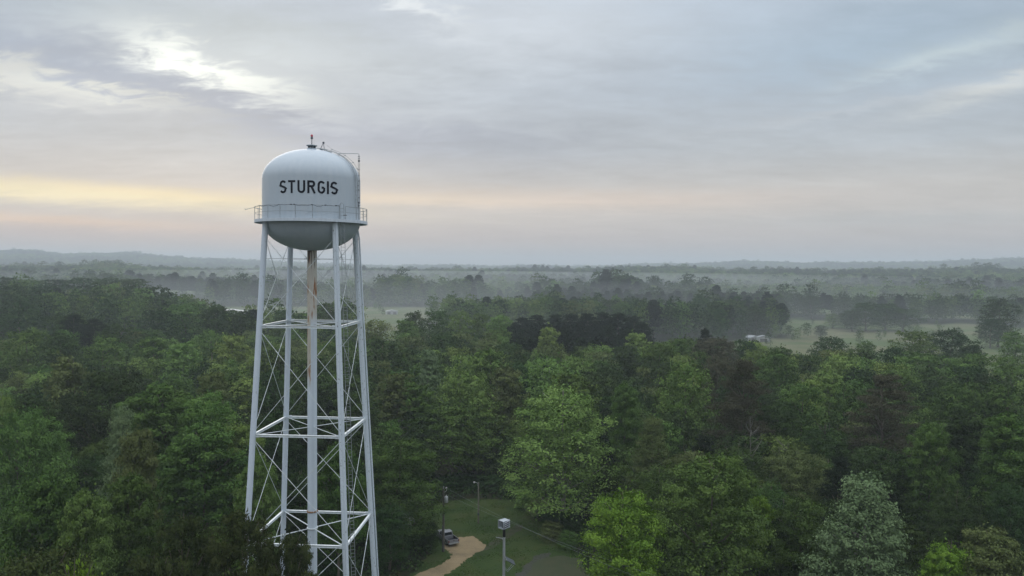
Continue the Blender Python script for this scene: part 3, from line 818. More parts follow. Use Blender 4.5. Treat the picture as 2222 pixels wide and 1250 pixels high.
class Variant: pass
def make_variant(kind, seed, lod):
    """lod 0 near, 1 middle; a far one is joined for the distant forest"""
    rng = np.random.default_rng(seed); v = Variant(); v.kind = kind
    q = [1, .45, .12][lod]; ls = [1, 1.45, 2.6][lod]
    if kind in ('round', 'roundtall', 'spread', 'cone', 'column', 'bush'):
        P = dict(roundtall=dict(base=.44, rmax=.205, shape='round', lobes=54, lobe_r=.058), round=dict(base=.14, rmax=.27, shape='round', lobes=60, lobe_r=.082), spread=dict(base=.25, rmax=.36, shape='spread', lobes=80, lobe_r=.080),
                 cone=dict(base=.12, rmax=.25, shape='cone', lobes=80, lobe_r=.058), column=dict(base=.12, rmax=.18, shape='column', lobes=64, lobe_r=.058),
                 bush=dict(base=.04, rmax=.46, shape='round', lobes=44, lobe_r=.14))[kind]
        P['lobes'] = int(P['lobes'] * [1, .75, .42][lod]); P['lobe_r'] *= [1, 1.12, 1.4][lod]
        C, Nn, S, T, LC, LR = crown_broad(rng, tufts=int([36, 24, 11][lod]), leaves=[17, 9, 4][lod], leaf=[.0116, .0135, .0135][lod] * ls * (1.8 if kind == 'bush' else 1), **P)
        v.width = 2 * P['rmax']
        lb = limbs(rng, LC, P['base'], .014 if kind != 'bush' else .02, n=[18, 10, 4][lod])
    elif kind == 'pineflat':
        C, Nn, S, T, LC, LR = crown_broad(rng, base=.34, rmax=.26, shape='flat', lobes=95, lobe_r=.045, tufts=[30, 18, 8][lod], leaves=[16, 10, 5][lod], leaf=.0135 * ls)
        v.width = .52; lb = limbs(rng, LC, .34, .014, n=[40, 20, 4][lod], zig=.003)
    elif kind in ('pine', 'pinebare'):
        P = dict(pine=dict(base=.38, rmax=.19, whorls=15), pinebare=dict(base=.40, rmax=.20, whorls=14, bare=.28, flat=.36))[kind]
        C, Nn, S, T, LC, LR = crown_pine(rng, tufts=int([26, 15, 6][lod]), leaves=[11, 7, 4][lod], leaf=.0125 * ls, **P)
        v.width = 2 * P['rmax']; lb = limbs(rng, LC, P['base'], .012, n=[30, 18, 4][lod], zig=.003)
    if kind == 'pineflat': S = S * 1.0
    # normalise so the crown really spans `width`
    sp = np.percentile(np.hypot(C[:, 0], C[:, 1]), 97); k = (v.width / 2) / sp; C[:, :2] *= k
    for i in range(len(lb.v)):
        lb.v[i] = (lb.v[i][0] * k, lb.v[i][1] * k, lb.v[i][2])
    C[:, 2] *= 1.0 / max(C[:, 2].max(), .9)
    v.C, v.N, v.S, v.T, v.lb = C, Nn, S, T, lb; v.rng = rng
    return v
_cache = {}
def meshes(kind, seed, lod, leafkey):
    """crown and trunk mesh data, unit height, for a species"""
    kv = (kind, seed, lod)
    if kv not in _cache: _cache[kv] = make_variant(*kv)
    v = _cache[kv]
    kc = kv + (leafkey,)
    if kc not in _cache:
        asp = .30 if 'pine' in kind else .66
        me = quads_mesh('crown', v.C, v.N, v.S, v.T, np.random.default_rng(5), aspect=asp, mats=[LEAF[leafkey]])
        kt = kv + ('trunk', leafkey in ('silver', 'light'))
        if kt not in _cache:
            tm = bpy.data.meshes.new('trunk'); tm.from_pydata(v.lb.v, [], v.lb.f); tm.polygons.foreach_set('use_smooth', v.lb.sm)
            tm.materials.append(BARKP if kt[-1] else BARK); _cache[kt] = tm
        _cache[kc] = (me, _cache[kt], v.width)
    return _cache[kc]

TREES = []   # dicts: root, px, y, Y, species, r
ADJ = dict(pinenear='dark olive', mid='mid green', dark='dark green', light='light green', lime='lime green', olive='olive', silver='silvery', pine='blackish', brown='brownish')
FORM = dict(round='rounded tree', spread='broad spreading tree', cone='pointed tree', column='narrow upright tree', bush='low bush', pine='pine', pineflat='bushy pine', pinebare='sparse pine')
def put_tree(kind, leafkey, x, y, h, w, lod, seed, rz, name=None, note=None):
    mk = 'roundtall' if kind == 'round' and w / h < .5 and x / y < 9 else kind
    me, tm, vw = meshes(mk, seed, lod, leafkey)
    nm = name or ('pine_tree' if 'pine' in kind else 'bush' if kind == 'bush' else 'broadleaf_tree')
    z = float(ground_h(x, y))
    r = empty(nm, (x, y, z - .05), rz)
    k = w / (vw * h)                       # width factor against the variant's own proportion
    r.scale = (h * k, h * k, h)
    for n_, d_ in (('trunk', tm), ('crown', me)):
        o = bpy.data.objects.new(n_, d_); COL.objects.link(o); o.parent = r
    TREES.append(dict(r=r, x=x, y=y, h=h, w=w, kind=kind, leaf=leafkey, note=note, z=z))
    return r

# hand-placed trees: form, colour, photo x, photo y of the top, photo width, distance
HAND = [
 ('pineflat','pinenear',400,1090,190,56), ('pineflat','pinenear',530,1088,200,55), ('pineflat','pinenear',625,1140,140,57), ('pineflat','pinenear',330,1180,170,52), ('pineflat','pinenear',90,1163,330,47), ('round','lime',165,1165,150,46),
 ('round','mid',100,1012,165,70), ('round','light',185,1040,130,68), ('round','mid',283,1008,140,75),
 ('cone','silver',262,872,118,92), ('round','olive',298,915,110,84), ('round','mid',345,818,170,112), ('round','mid',450,842,180,108),
 ('round','mid',440,900,190,94), ('round','light',520,905,110,98), ('spread','mid',55,878,210,98), ('round','light',-5,826,75,108),
 ('round','olive',145,763,115,138), ('spread','dark',240,785,210,128), ('round','olive',462,796,90,132), ('round','dark',60,845,130,115),
 ('round','dark',45,652,110,290), ('round','dark',150,675,90,268), ('pine','pine',160,680,60,255), ('pine','pine',205,690,60,250), ('round','dark',250,700,90,240),
 ('round','mid',400,658,120,300), ('round','dark',345,672,90,285), ('round','dark',470,662,110,290), ('round','dark',525,672,80,285),
 ('round','light',395,735,90,195), ('round','light',455,714,95,215), ('round','light',505,722,80,205), ('round','mid',330,728,80,205), ('round','mid',60,715,120,205),
 ('round','dark',130,722,110,200), ('round','mid',225,725,100,205),
 ('round','dark',622,664,70,305), ('round','dark',712,650,90,320), ('round','dark',660,690,70,275),
 ('round','dark',600,745,120,180), ('round','dark',680,770,120,160), ('round','dark',590,800,120,150), ('round','mid',740,735,110,190),
 ('round','mid',735,952,115,86), ('round','light',560,968,90,86), ('round','dark',600,880,130,112), ('round','dark',690,890,120,118), ('round','dark',770,840,120,130),
 ('round','mid',872,942,170,109), ('round','dark',800,985,110,112),
 ('spread','mid',985,868,180,145), ('round','mid',1048,862,115,148), ('round','dark',910,890,110,146),
 ('round','olive',862,798,100,150), ('round','mid',905,820,90,148), ('cone','silver',933,756,90,168), ('round','light',1010,758,110,172),
 ('round','mid',1060,752,90,176), ('round','light',1003,794,130,150), ('round','olive',1098,788,95,156), ('round','dark',830,735,150,200),
 ('column','light',1192,701,64,232), ('round','light',1187,764,135,166), ('round','mid',1240,800,120,140),
 ('round','light',1222,824,240,122,'big'), ('round','light',1120,905,80,152),
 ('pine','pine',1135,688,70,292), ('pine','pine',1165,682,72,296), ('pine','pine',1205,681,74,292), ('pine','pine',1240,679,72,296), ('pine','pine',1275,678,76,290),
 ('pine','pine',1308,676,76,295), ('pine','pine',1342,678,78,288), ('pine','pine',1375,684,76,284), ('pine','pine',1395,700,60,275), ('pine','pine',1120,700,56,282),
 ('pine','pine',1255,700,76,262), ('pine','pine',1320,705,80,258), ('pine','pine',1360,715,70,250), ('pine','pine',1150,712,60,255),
 ('round','dark',900,673,72,300), ('round','mid',950,672,75,302), ('round','light',1000,672,80,298), ('round','mid',1042,673,66,300), ('round','light',1085,680,60,285),
 ('round','mid',880,690,60,275), ('round','olive',815,690,105,262), ('round','dark',960,715,80,228),
 ('round','mid',1357,818,76,132), ('cone','olive',1417,898,112,113), ('column','light',1383,714,66,238), ('round','mid',1430,740,110,200),
 ('round','mid',1485,783,135,146), ('round','mid',1465,728,80,215), ('pine','pine',1530,711,46,225), ('pineflat','brown',1550,728,130,212), ('round','light',1640,752,80,205),
 ('pinebare','brown',1610,778,130,127,'bare'), ('spread','brown',1560,762,100,175), ('round','mid',1690,762,120,180), ('round','light',1800,800,100,158), ('round','light',1755,812,90,150),
 ('spread','dark',1803,727,100,262), ('round','mid',1880,738,66,258), ('spread','dark',2060,708,112,272), ('round','mid',1985,716,100,262), ('round','dark',2107,742,52,248),
 ('spread','mid',2010,760,175,192), ('round','mid',2200,717,80,270), ('round','mid',1950,790,120,165), ('round','mid',2190,770,110,180), ('round','mid',2120,765,100,195), 
 ('pinebare','brown',1920,808,150,122,'bare'), ('round','mid',1740,830,120,140), ('round','mid',1845,822,120,146), ('spread','mid',2090,815,160,142), ('round','mid',2185,825,140,136),
 ('round','mid',2018,905,110,103), ('round','mid',2190,880,140,100), ('round','dark',2105,900,120,112), ('round','dark',1690,865,130,128), ('round','dark',1790,905,130,122),
 ('round','lime',1355,1044,222,82), ('round','mid',1545,974,240,85), ('round','mid',1572,972,95,93), ('round','lime',1652,1064,80,90), ('round','mid',1742,1066,150,87),
 ('cone','silver',1878,1024,235,78), ('round','lime',2062,1153,120,73), ('round','olive',2155,1138,170,72), ('round','dark',1960,1120,110,86), ('round','dark',1700,1110,110,90),
 ('spread','dark',2080,1040,150,93), ('spread','dark',2200,1035,130,92), ('round','dark',1480,1010,90,102), ('round','dark',1310,1010,80,124), ('round','dark',1820,1060,120,95),
 ('round','dark',845,1080,110,104), ('bush','light',1140,1082,44,131), ('bush','olive',1172,1100,60,127), ('bush','dark',1215,1120,80,121), ('bush','mid',918,1125,50,122), ('bush','dark',905,1160,70,113), ('round','dark',936,1128,42,111), ('bush','olive',1195,1150,60,116), ('bush','mid',1235,1172,50,112),
 ('bush','dark',1060,1040,90,142), ('bush','dark',985,1035,90,142), ('bush','dark',1110,1040,80,141), ('round','dark',1030,935,110,150), ('round','dark',1090,945,90,147), ('bush','dark',1250,1150,50,117),
 # on the fields and the knoll beyond
 ('round','dark',1880,655,84,500), ('round','dark',1922,658,92,505), ('round','dark',1960,668,80,500), ('round','dark',1850,672,50,495), ('round','mid',1808,680,46,520), ('round','dark',1782,705,36,455), ('round','dark',1838,676,44,520),
 ('round','dark',1762,640,56,600), ('round','dark',2168,645,80,405), ('round','dark',2150,690,60,400), ('round','dark',1755,690,0,0) ,
 ('round','dark',290,604,95,445), ('round','dark',240,600,95,450), ('round','dark',180,599,95,455), ('round','mid',325,636,70,435), ('round','dark',120,602,95,455), ('round','mid',70,607,90,455), ('round','dark',15,600,100,455), ('round','mid',215,640,80,430), ('round','mid',130,640,90,425), ('round','mid',40,640,90,425),
 ('round','mid',1185,642,62,470), ('round','mid',1240,650,62,455), ('round','mid',1290,652,66,460), ('round','dark',1200,640,50,485), ('round','mid',1350,656,66,445), ('round','mid',1420,655,70,445), ('round','mid',1475,652,66,455), ('round','mid',1385,650,60,480), ('round','mid',1560,650,66,470), ('round','dark',1320,648,60,490),
 ('round','dark',1520,640,60,500), ('round','dark',1590,650,90,480), ('round','dark',1640,665,60,455), ('round','dark',1690,660,60,520), ('round','dark',1420,597,44,820), ('round','mid',1000,660,30,560),
]
rnd = random.Random(11)
NV_ = {'round': 5, 'spread': 3, 'cone': 2, 'column': 2, 'bush': 2, 'pine': 3, 'pineflat': 2, 'pinebare': 2}
occ = []
for i, t in enumerate(HAND):
    kind, lk, px, py, w, D = t[:6]
    if w == 0: continue
    p = at_depth(px, py, D); g = float(ground_h(p.x, p.y)); h = max(p.z - g, 3.0)
    wm = w / FPX * D * 1.04
    lod = 0 if D < 135 else 1
    seed = rnd.randrange(NV_[kind]) + 10
    put_tree(kind, lk, p.x, p.y, h, wm, lod, seed, rnd.uniform(0, 6.28), note=(t[6] if len(t) > 6 else None))
    occ.append((p.x, p.y, wm / 2))
# fillers: an ordinary forest between them, lower than the trees above, kept off the yard and the tower's foot
rnd = random.Random(4)
def try_fill(n_target):
    cand = []
    Y = 58.0
    while Y < 250:
        step = 6.6 + Y * .014
        x0, x1 = -.74 * Y - 6, .74 * Y + 6
        x = x0
        while x < x1:
            cand.append((x + rnd.uniform(-.35, .35) * step, Y + rnd.uniform(-.35, .35) * step)); x += step
        Y += step
    cand.sort(key=lambda c: c[1]); k = 0
    for x, y in cand:
        if k >= n_target: break
        if math.hypot(x - TX, y - TY) < 9.5: continue
        if in_yard(x, y) or any(in_yard(x + a, y + b_) for a, b_ in ((4, 0), (-4, 0), (0, 4), (0, -5), (3, -9), (-3, -9))): continue
        px = CX + FPX * x / y
        if bool(is_clear(np.array(x), np.array(y))): continue
        if 885 < px < 1330 and y < 112: continue
        if 900 < px < 1160 and y < 146: continue
        if any((x - ox) ** 2 + (y - oy) ** 2 < (orr * .55 + 2.0) ** 2 for ox, oy, orr in occ): continue
        h = rnd.uniform(13, 17.5) if y > 95 else rnd.uniform(9, 13)
        lk = rnd.choices(['mid', 'dark', 'light', 'olive', 'pine'], [45, 36, 7, 8, 6])[0]
        kind = 'pine' if lk == 'pine' else rnd.choice(['round', 'round', 'spread'])
        w = h * {'pine': .36, 'round': .64, 'spread': .74, 'column': .42}[kind]
        put_tree(kind, lk, x, y, h, w, 0 if y < 115 else 1, rnd.randrange(NV_[kind]) + 10, rnd.uniform(0, 6.28))
        occ.append((x, y, w / 2)); k += 1
try_fill(330 - len(TREES))
print('filled to', max(o_[1] for o_ in occ[-3:]), len(TREES))
FILL_Y = max(o_[1] for o_ in occ[-3:])
NEAR_OCC = np.array([(a, b_, c_) for a, b_, c_ in occ])

BARKS = mat('bark_weathered', (.15, .145, .125), .95, var=.5, scale=6)
def snag(px, py, D, h, label, seed):
    p = at_depth(px, py, D); rng = np.random.default_rng(seed)
    k = 26; z = rng.uniform(.45, 1.0, k); a = rng.uniform(0, 6.28, k); rr = (1.12 - z) * .34 * rng.uniform(.5, 1.1, k)
    tips = np.stack([rr * np.cos(a), rr * np.sin(a), z], 1)
    b = limbs(rng, tips, .45, .012, n=k, top=.97, zig=.012); g = p.z - h
    b.v = [(x * h, y * h, zz * h) for x, y, zz in b.v]
    r = empty('dead_tree', (p.x, p.y, float(ground_h(p.x, p.y)))); tr = b.build('trunk', BARKS, r)
    tr.scale = (1, 1, (p.z - r.location.z) / h); tag(r, label, 'dead tree', 'bare dead trees')
snag(872, 905, 141, 20, 'bare grey dead tree rising above the rounded tree left of the yard', 3)
snag(1634, 905, 112, 19, 'bleached dead tree below the sparse brown pine right of the yard', 5)
snag(1692, 950, 113, 17, 'bleached dead treetop right of and lower than another beneath the brown pine', 8)

# labels that single each tree out: kind, place beside a landmark, order within that place
ZONES = [(-999, 160, 'at the left edge'), (160, 345, 'well left of the tower'), (345, 545, 'just left of the tower'), (545, 800, 'behind the tower legs'),
         (800, 960, 'just right of the tower'), (960, 1140, 'behind the grass yard'), (1140, 1330, 'around the tall yard tree'), (1330, 1500, 'right of the yard'),
         (1500, 1720, 'near the bare pine'), (1720, 1960, 'near the silver tree'), (1960, 9999, 'at the right edge')]
ROWS = [(0, 90, 'nearest row'), (90, 116, 'second row'), (116, 150, 'third row'), (150, 205, 'middle woods'), (205, 340, 'far wood edge'), (340, 2000, 'beyond the fields')]
ORD = ['first', 'second', 'third', 'fourth', 'fifth', 'sixth', 'seventh', 'eighth', 'ninth', 'tenth', 'eleventh', 'twelfth']
def label_trees():
    B = {}
    for t in TREES:
        px = CX + FPX * t['x'] / t['y']
        zn = next(z for z in ZONES if z[0] <= px < z[1]); rw = next(r for r in ROWS if r[0] <= t['y'] < r[1])
        t['px'] = px; B.setdefault((t['leaf'], t['kind'], zn[2], rw[2]), []).append(t)
    for (lf, kd, zn, rw), L_ in B.items():
        L_.sort(key=lambda t: t['px']); n = len(L_)
        for i, t in enumerate(L_):
            base = f"{ADJ[lf]} {FORM[kd]} {zn}, {rw}"
            t['r']['label'] = base if n == 1 else (f"{base}, leftmost of {n}" if i == 0 else f"{base}, rightmost of {n}" if i == n - 1 else f"{base}, {ORD[i]} from left")
            t['r']['category'] = 'bush' if kd == 'bush' else 'pine' if 'pine' in kd else 'tree'
            t['r']['group'] = 'bushes around the grass yard' if kd == 'bush' else 'trees of the forest'
            if t['note'] == 'big': t['r']['label'] = 'tall full green tree standing at the back right of the grass yard'
label_trees()
for t in TREES:
    if t['leaf'] == 'silver' and t['y'] < 80: t['r']['label'] = 'silvery pale pointed tree in the front row at lower right'
    if t['leaf'] == 'lime' and t['kind'] == 'round' and 75 < t['y'] < 84: t['r']['label'] = 'bright lime green round tree beside the grey dry patch'

# ------------------------------------------------------------------ the distant forest: nobody could count it
def build_far():
    src = bpy.data.collections.new('forest_sources')    # holds only the shapes that the forest object scatters
    specs = [('round', 'dark', 1), ('round', 'dark', 2), ('round', 'mid', 3), ('spread', 'dark', 4), ('round', 'mid', 5), ('column', 'mid', 6), ('pine', 'pine', 7), ('pine', 'pine', 8), ('round', 'olive', 9), ('round', 'light', 10)]
    for i, (kd, lk, sd_) in enumerate(specs):
        v = make_variant(kd, sd_ + 40, 2)
        me = quads_mesh('far_crown', v.C, v.N, v.S * 1.1, v.T, np.random.default_rng(1), aspect=.75, mats=[LEAF[lk]])
        o = bpy.data.objects.new('s%02d' % i, me); src.objects.link(o)
    for i, (kd, lk, sd_) in enumerate([('round', 'dark', 11), ('round', 'mid', 12), ('spread', 'dark', 13), ('round', 'light', 14), ('round', 'mid', 15), ('round', 'olive', 11)]):
        v = make_variant(kd, sd_, 1)
        me = quads_mesh('far_crown', v.C, v.N, v.S, v.T, np.random.default_rng(1), aspect=.66, mats=[LEAF[lk]])
        o = bpy.data.objects.new('s%02d' % (10 + i), me); src.objects.link(o)
    rng = np.random.default_rng(77)
    P = []; D = FILL_Y - 4
    while D < 5600:
        s = 7.2 + D * .0036
        n = int(1.5 * D / s); az = (np.arange(n) + rng.random()) / n * 1.5 - .75 + rng.normal(0, .25 * s / D, n)
        d = D + rng.normal(0, s * .3, n)
        P.append(np.stack([d * np.sin(az), d * np.cos(az), np.full(n, s)], 1)); D += s * (1.0 if D < 1500 else 1.35)
    P = np.concatenate(P); x, y, s = P.T
    Dd = np.hypot(x, y)
    clr = is_clear(x, y)
    keep = ~clr | ((rng.random(len(x)) < .05) & (Dd > 400))
    # patchy small openings far out
    keep &= ~((np.sin(x / 83.0) * np.sin(y / 61.0 + 2) > .93) & (Dd > 700))
    near = Dd < 345
    for ox, oy, orr in NEAR_OCC:
        keep &= ~((np.abs(x - ox) < orr * .8 + 2.6) & (np.abs(y - oy) < orr * .8 + 2.6))
    keep &= y > FILL_Y
    px = CX + FPX * x / y
    x, y, s, Dd, px, clr = (a[keep] for a in (x, y, s, Dd, px, clr))
    n = len(x); z = ground_h(x, y)
    hh = rng.uniform(15.5, 21.5, n) * np.where(Dd < 345, .86, 1) + 4.5 * np.clip(np.sin(x / 130 + 1) * np.sin(y / 170), 0, 1)
    band = (px > 820) & (px < 1540) & (Dd > 785) & (Dd < 900); hb = 22 + 9 * np.sin(px / 37.0) * np.sin(px / 83.0 + 1) + rng.uniform(-2, 4, n); hh = np.where(band, hb, hh)
    hh = np.where((Dd > 345) & (rng.random(n) < .06), hh * 1.3, hh)
    hh = np.where(Dd > 1500, hh * 1.1, hh); hh = np.where(clr, rng.uniform(3, 10, n), hh)
    wf = np.where(Dd > 900, 1.0 + (Dd - 900) / 6000, 1.0) * 1.12
    # stands: pine stands, leafy stands
    st = np.sin(x / 75.0 + .4 * np.sin(y / 50.0)) + np.sin(y / 88.0 + x / 190.0) + rng.normal(0, .5, n)
    dark = np.array([0, 1, 3, 0, 1, 3, 2, 7]); leafy = np.array([2, 4, 5, 8, 9, 0, 2, 4])
    idx = np.where(st > 1.35, rng.choice([6, 7, 6, 7, 0], n), np.where(st > -.3, rng.choice(dark, n), rng.choice(leafy, n)))
    idx = np.where((Dd < 345) & (idx > 5) & (idx < 8), 0, idx)
    idx = np.where(clr, rng.choice([0, 2, 3, 4], n), idx)
    pz = (px > 1105) & (px < 1405) & (Dd > 232) & (Dd < 310); idx = np.where(pz, rng.choice([6, 7], n), idx); hh = np.where(pz, rng.uniform(18, 21.5, n), hh)
    idx = np.where((Dd < 340) & (idx != 6) & (idx != 7), 10 + rng.integers(0, 6, n), idx)
    me = bpy.data.meshes.new('distant_forest'); me.vertices.add(n)
    me.vertices.foreach_set('co', np.stack([x, y, z - .3], 1).astype(np.float32).ravel())
    a = me.attributes.new('pick', 'INT', 'POINT'); a.data.foreach_set('value', idx.astype(np.int32))
    a = me.attributes.new('scl', 'FLOAT_VECTOR', 'POINT'); a.data.foreach_set('vector', np.stack([hh * wf, hh * wf, hh], 1).astype(np.float32).ravel())
    a = me.attributes.new('rotz', 'FLOAT_VECTOR', 'POINT'); a.data.foreach_set('vector', np.stack([np.zeros(n), np.zeros(n), rng.uniform(0, 6.28, n)], 1).astype(np.float32).ravel())
    o = bpy.data.objects.new('distant_forest', me); COL.objects.link(o)
    tag(o, 'hazy forest filling the valley and hills beyond the near trees', 'forest', kind='stuff')
    ng = bpy.data.node_groups.new('scatter', 'GeometryNodeTree')
    ng.interface.new_socket('Geometry', in_out='INPUT', socket_type='NodeSocketGeometry'); ng.interface.new_socket('Geometry', in_out='OUTPUT', socket_type='NodeSocketGeometry')
    N, L = ng.nodes, ng.links
    gi, go = N.new('NodeGroupInput'), N.new('NodeGroupOutput')
    m2p = N.new('GeometryNodeMeshToPoints'); L.new(gi.outputs[0], m2p.inputs[0])
    ci = N.new('GeometryNodeCollectionInfo'); ci.inputs[0].default_value = src; ci.inputs['Separate Children'].default_value = True; ci.inputs['Reset Children'].default_value = True
    ip = N.new('GeometryNodeInstanceOnPoints'); ip.inputs['Pick Instance'].default_value = True
    def attr(nm, typ):
        q = N.new('GeometryNodeInputNamedAttribute'); q.data_type = typ; q.inputs[0].default_value = nm; return q.outputs[0]
    L.new(m2p.outputs[0], ip.inputs['Points']); L.new(ci.outputs[0], ip.inputs['Instance'])
    L.new(attr('pick', 'INT'), ip.inputs['Instance Index']); L.new(attr('scl', 'FLOAT_VECTOR'), ip.inputs['Scale']); L.new(attr('rotz', 'FLOAT_VECTOR'), ip.inputs['Rotation'])
    L.new(ip.outputs[0], go.inputs[0])
    md = o.modifiers.new('scatter', 'NODES'); md.node_group = ng
    print('far trees', n)
build_far()

def build_undergrowth():
    rng = np.random.default_rng(9); Cs = []; Ns = []; Ss = []; Ts = []
    cnt = 0
    for _ in range(9000):
        y = rng.uniform(56, 150); x = rng.uniform(-.72, .72) * y
        if in_yard(x, y): continue
        px = CX + FPX * x / y
        if math.hypot(x - TX, y - TY) < 4.6: continue
        r = rng.uniform(.6, 1.9); hgt = r * rng.uniform(.6, 1.3); n = 26
        d = unit(rng.normal(size=(n, 3))); d[:, 2] = np.abs(d[:, 2])
        q = np.array([x, y, 0.05]) + d * np.array([r, r, hgt]) * rng.uniform(.6, 1, (n, 1))
        Cs.append(q); Ns.append(unit(d + rng.normal(size=(n, 3)) * .6)); Ss.append(rng.uniform(.3, .6, n)); Ts.append(np.clip(rng.normal(rng.random(), .2, n), 0, 1)); cnt += 1
    C = np.concatenate(Cs)
    me = quads_mesh('undergrowth', C, np.concatenate(Ns), np.concatenate(Ss), np.concatenate(Ts), rng, mats=[LEAF['dark']])
    o = bpy.data.objects.new('undergrowth', me); COL.objects.link(o)
    tag(o, 'tangled dark undergrowth on the forest floor between the trunks', 'undergrowth', kind='stuff')
    # grass blades and weeds of the yard
    Cs = []; Ns = []; Ss = []; Ts = []
    xs = [p[0] for p in YARD]; ys = [p[1] for p in YARD]
    DRV = [bpy.data.objects['dirt_driveway'], bpy.data.objects['gravel_track'], bpy.data.objects['gravel_bed'], bpy.data.objects['dry_grass_patch']]
    k = 0
    while k < 26000:
        x, y = rng.uniform(min(xs), max(xs)), rng.uniform(70, max(ys))
        if not in_yard(x, y): continue
        k += 1
        if math.sin(x * .7 + y * .3) + math.sin(y * 1.1 - x * .4) + rng.normal(0, .9) < .3: continue
        if k % 1 == 0:
            hit = False
            for o_ in DRV[:1] + DRV[2:]:
                ok, loc, nn, fi = o_.ray_cast(Vector((x, y, 1)), Vector((0, 0, -1)))
                if ok: hit = True; break
            if hit: continue
        n = 3; q = np.array([x, y, .06]) + rng.normal(size=(n, 3)) * np.array([.12, .12, .02])
        Cs.append(q); d = rng.normal(size=(n, 3)); d[:, 2] *= .6; Ns.append(unit(d)); Ss.append(rng.uniform(.09, .2, n)); Ts.append(rng.random(n))
    me = quads_mesh('grass', np.concatenate(Cs), np.concatenate(Ns), np.concatenate(Ss), np.concatenate(Ts), rng, aspect=.4, mats=[LEAF['mid']])
    o = bpy.data.objects.new('grass', me); COL.objects.link(o)
    tag(o, 'tufts of short grass scattered over the mown yard', 'grass', kind='stuff')
bpy.context.view_layer.update()
build_undergrowth()

# ------------------------------------------------------------------ things in the yard
M['truckpaint'] = mat('truck_paint', (.23, .24, .26), .35, metal=.2, var=.08, scale=2)
M['glass'] = mat('dark_glass', (.012, .016, .02), .08, var=.2, scale=2)
M['bed'] = mat('bed_liner', (.010, .012, .02), .8, var=.3, scale=6)
M['lens'] = mat('red_lens', (.20, .012, .012), .3, var=.3, scale=8)
M['wood'] = mat('pole_wood', (.10, .095, .08), .9, var=.4, scale=5, bump=.3, stretch=(2, 2, .2))
M['woodpale'] = mat('pole_wood_pale', (.20, .19, .15), .9, var=.35, scale=5, bump=.3, stretch=(2, 2, .2))
M['galv'] = mat('galvanised', (.42, .45, .46), .45, metal=.4, var=.25, scale=5)
M['siren'] = mat('siren_white', (.36, .40, .44), .45, var=.15, scale=3)
M['panel'] = mat('solar_cells', (.012, .022, .025), .15, var=.4, scale=12)
M['ceramic'] = mat('ceramic', (.45, .45, .44), .3, var=.2, scale=5)

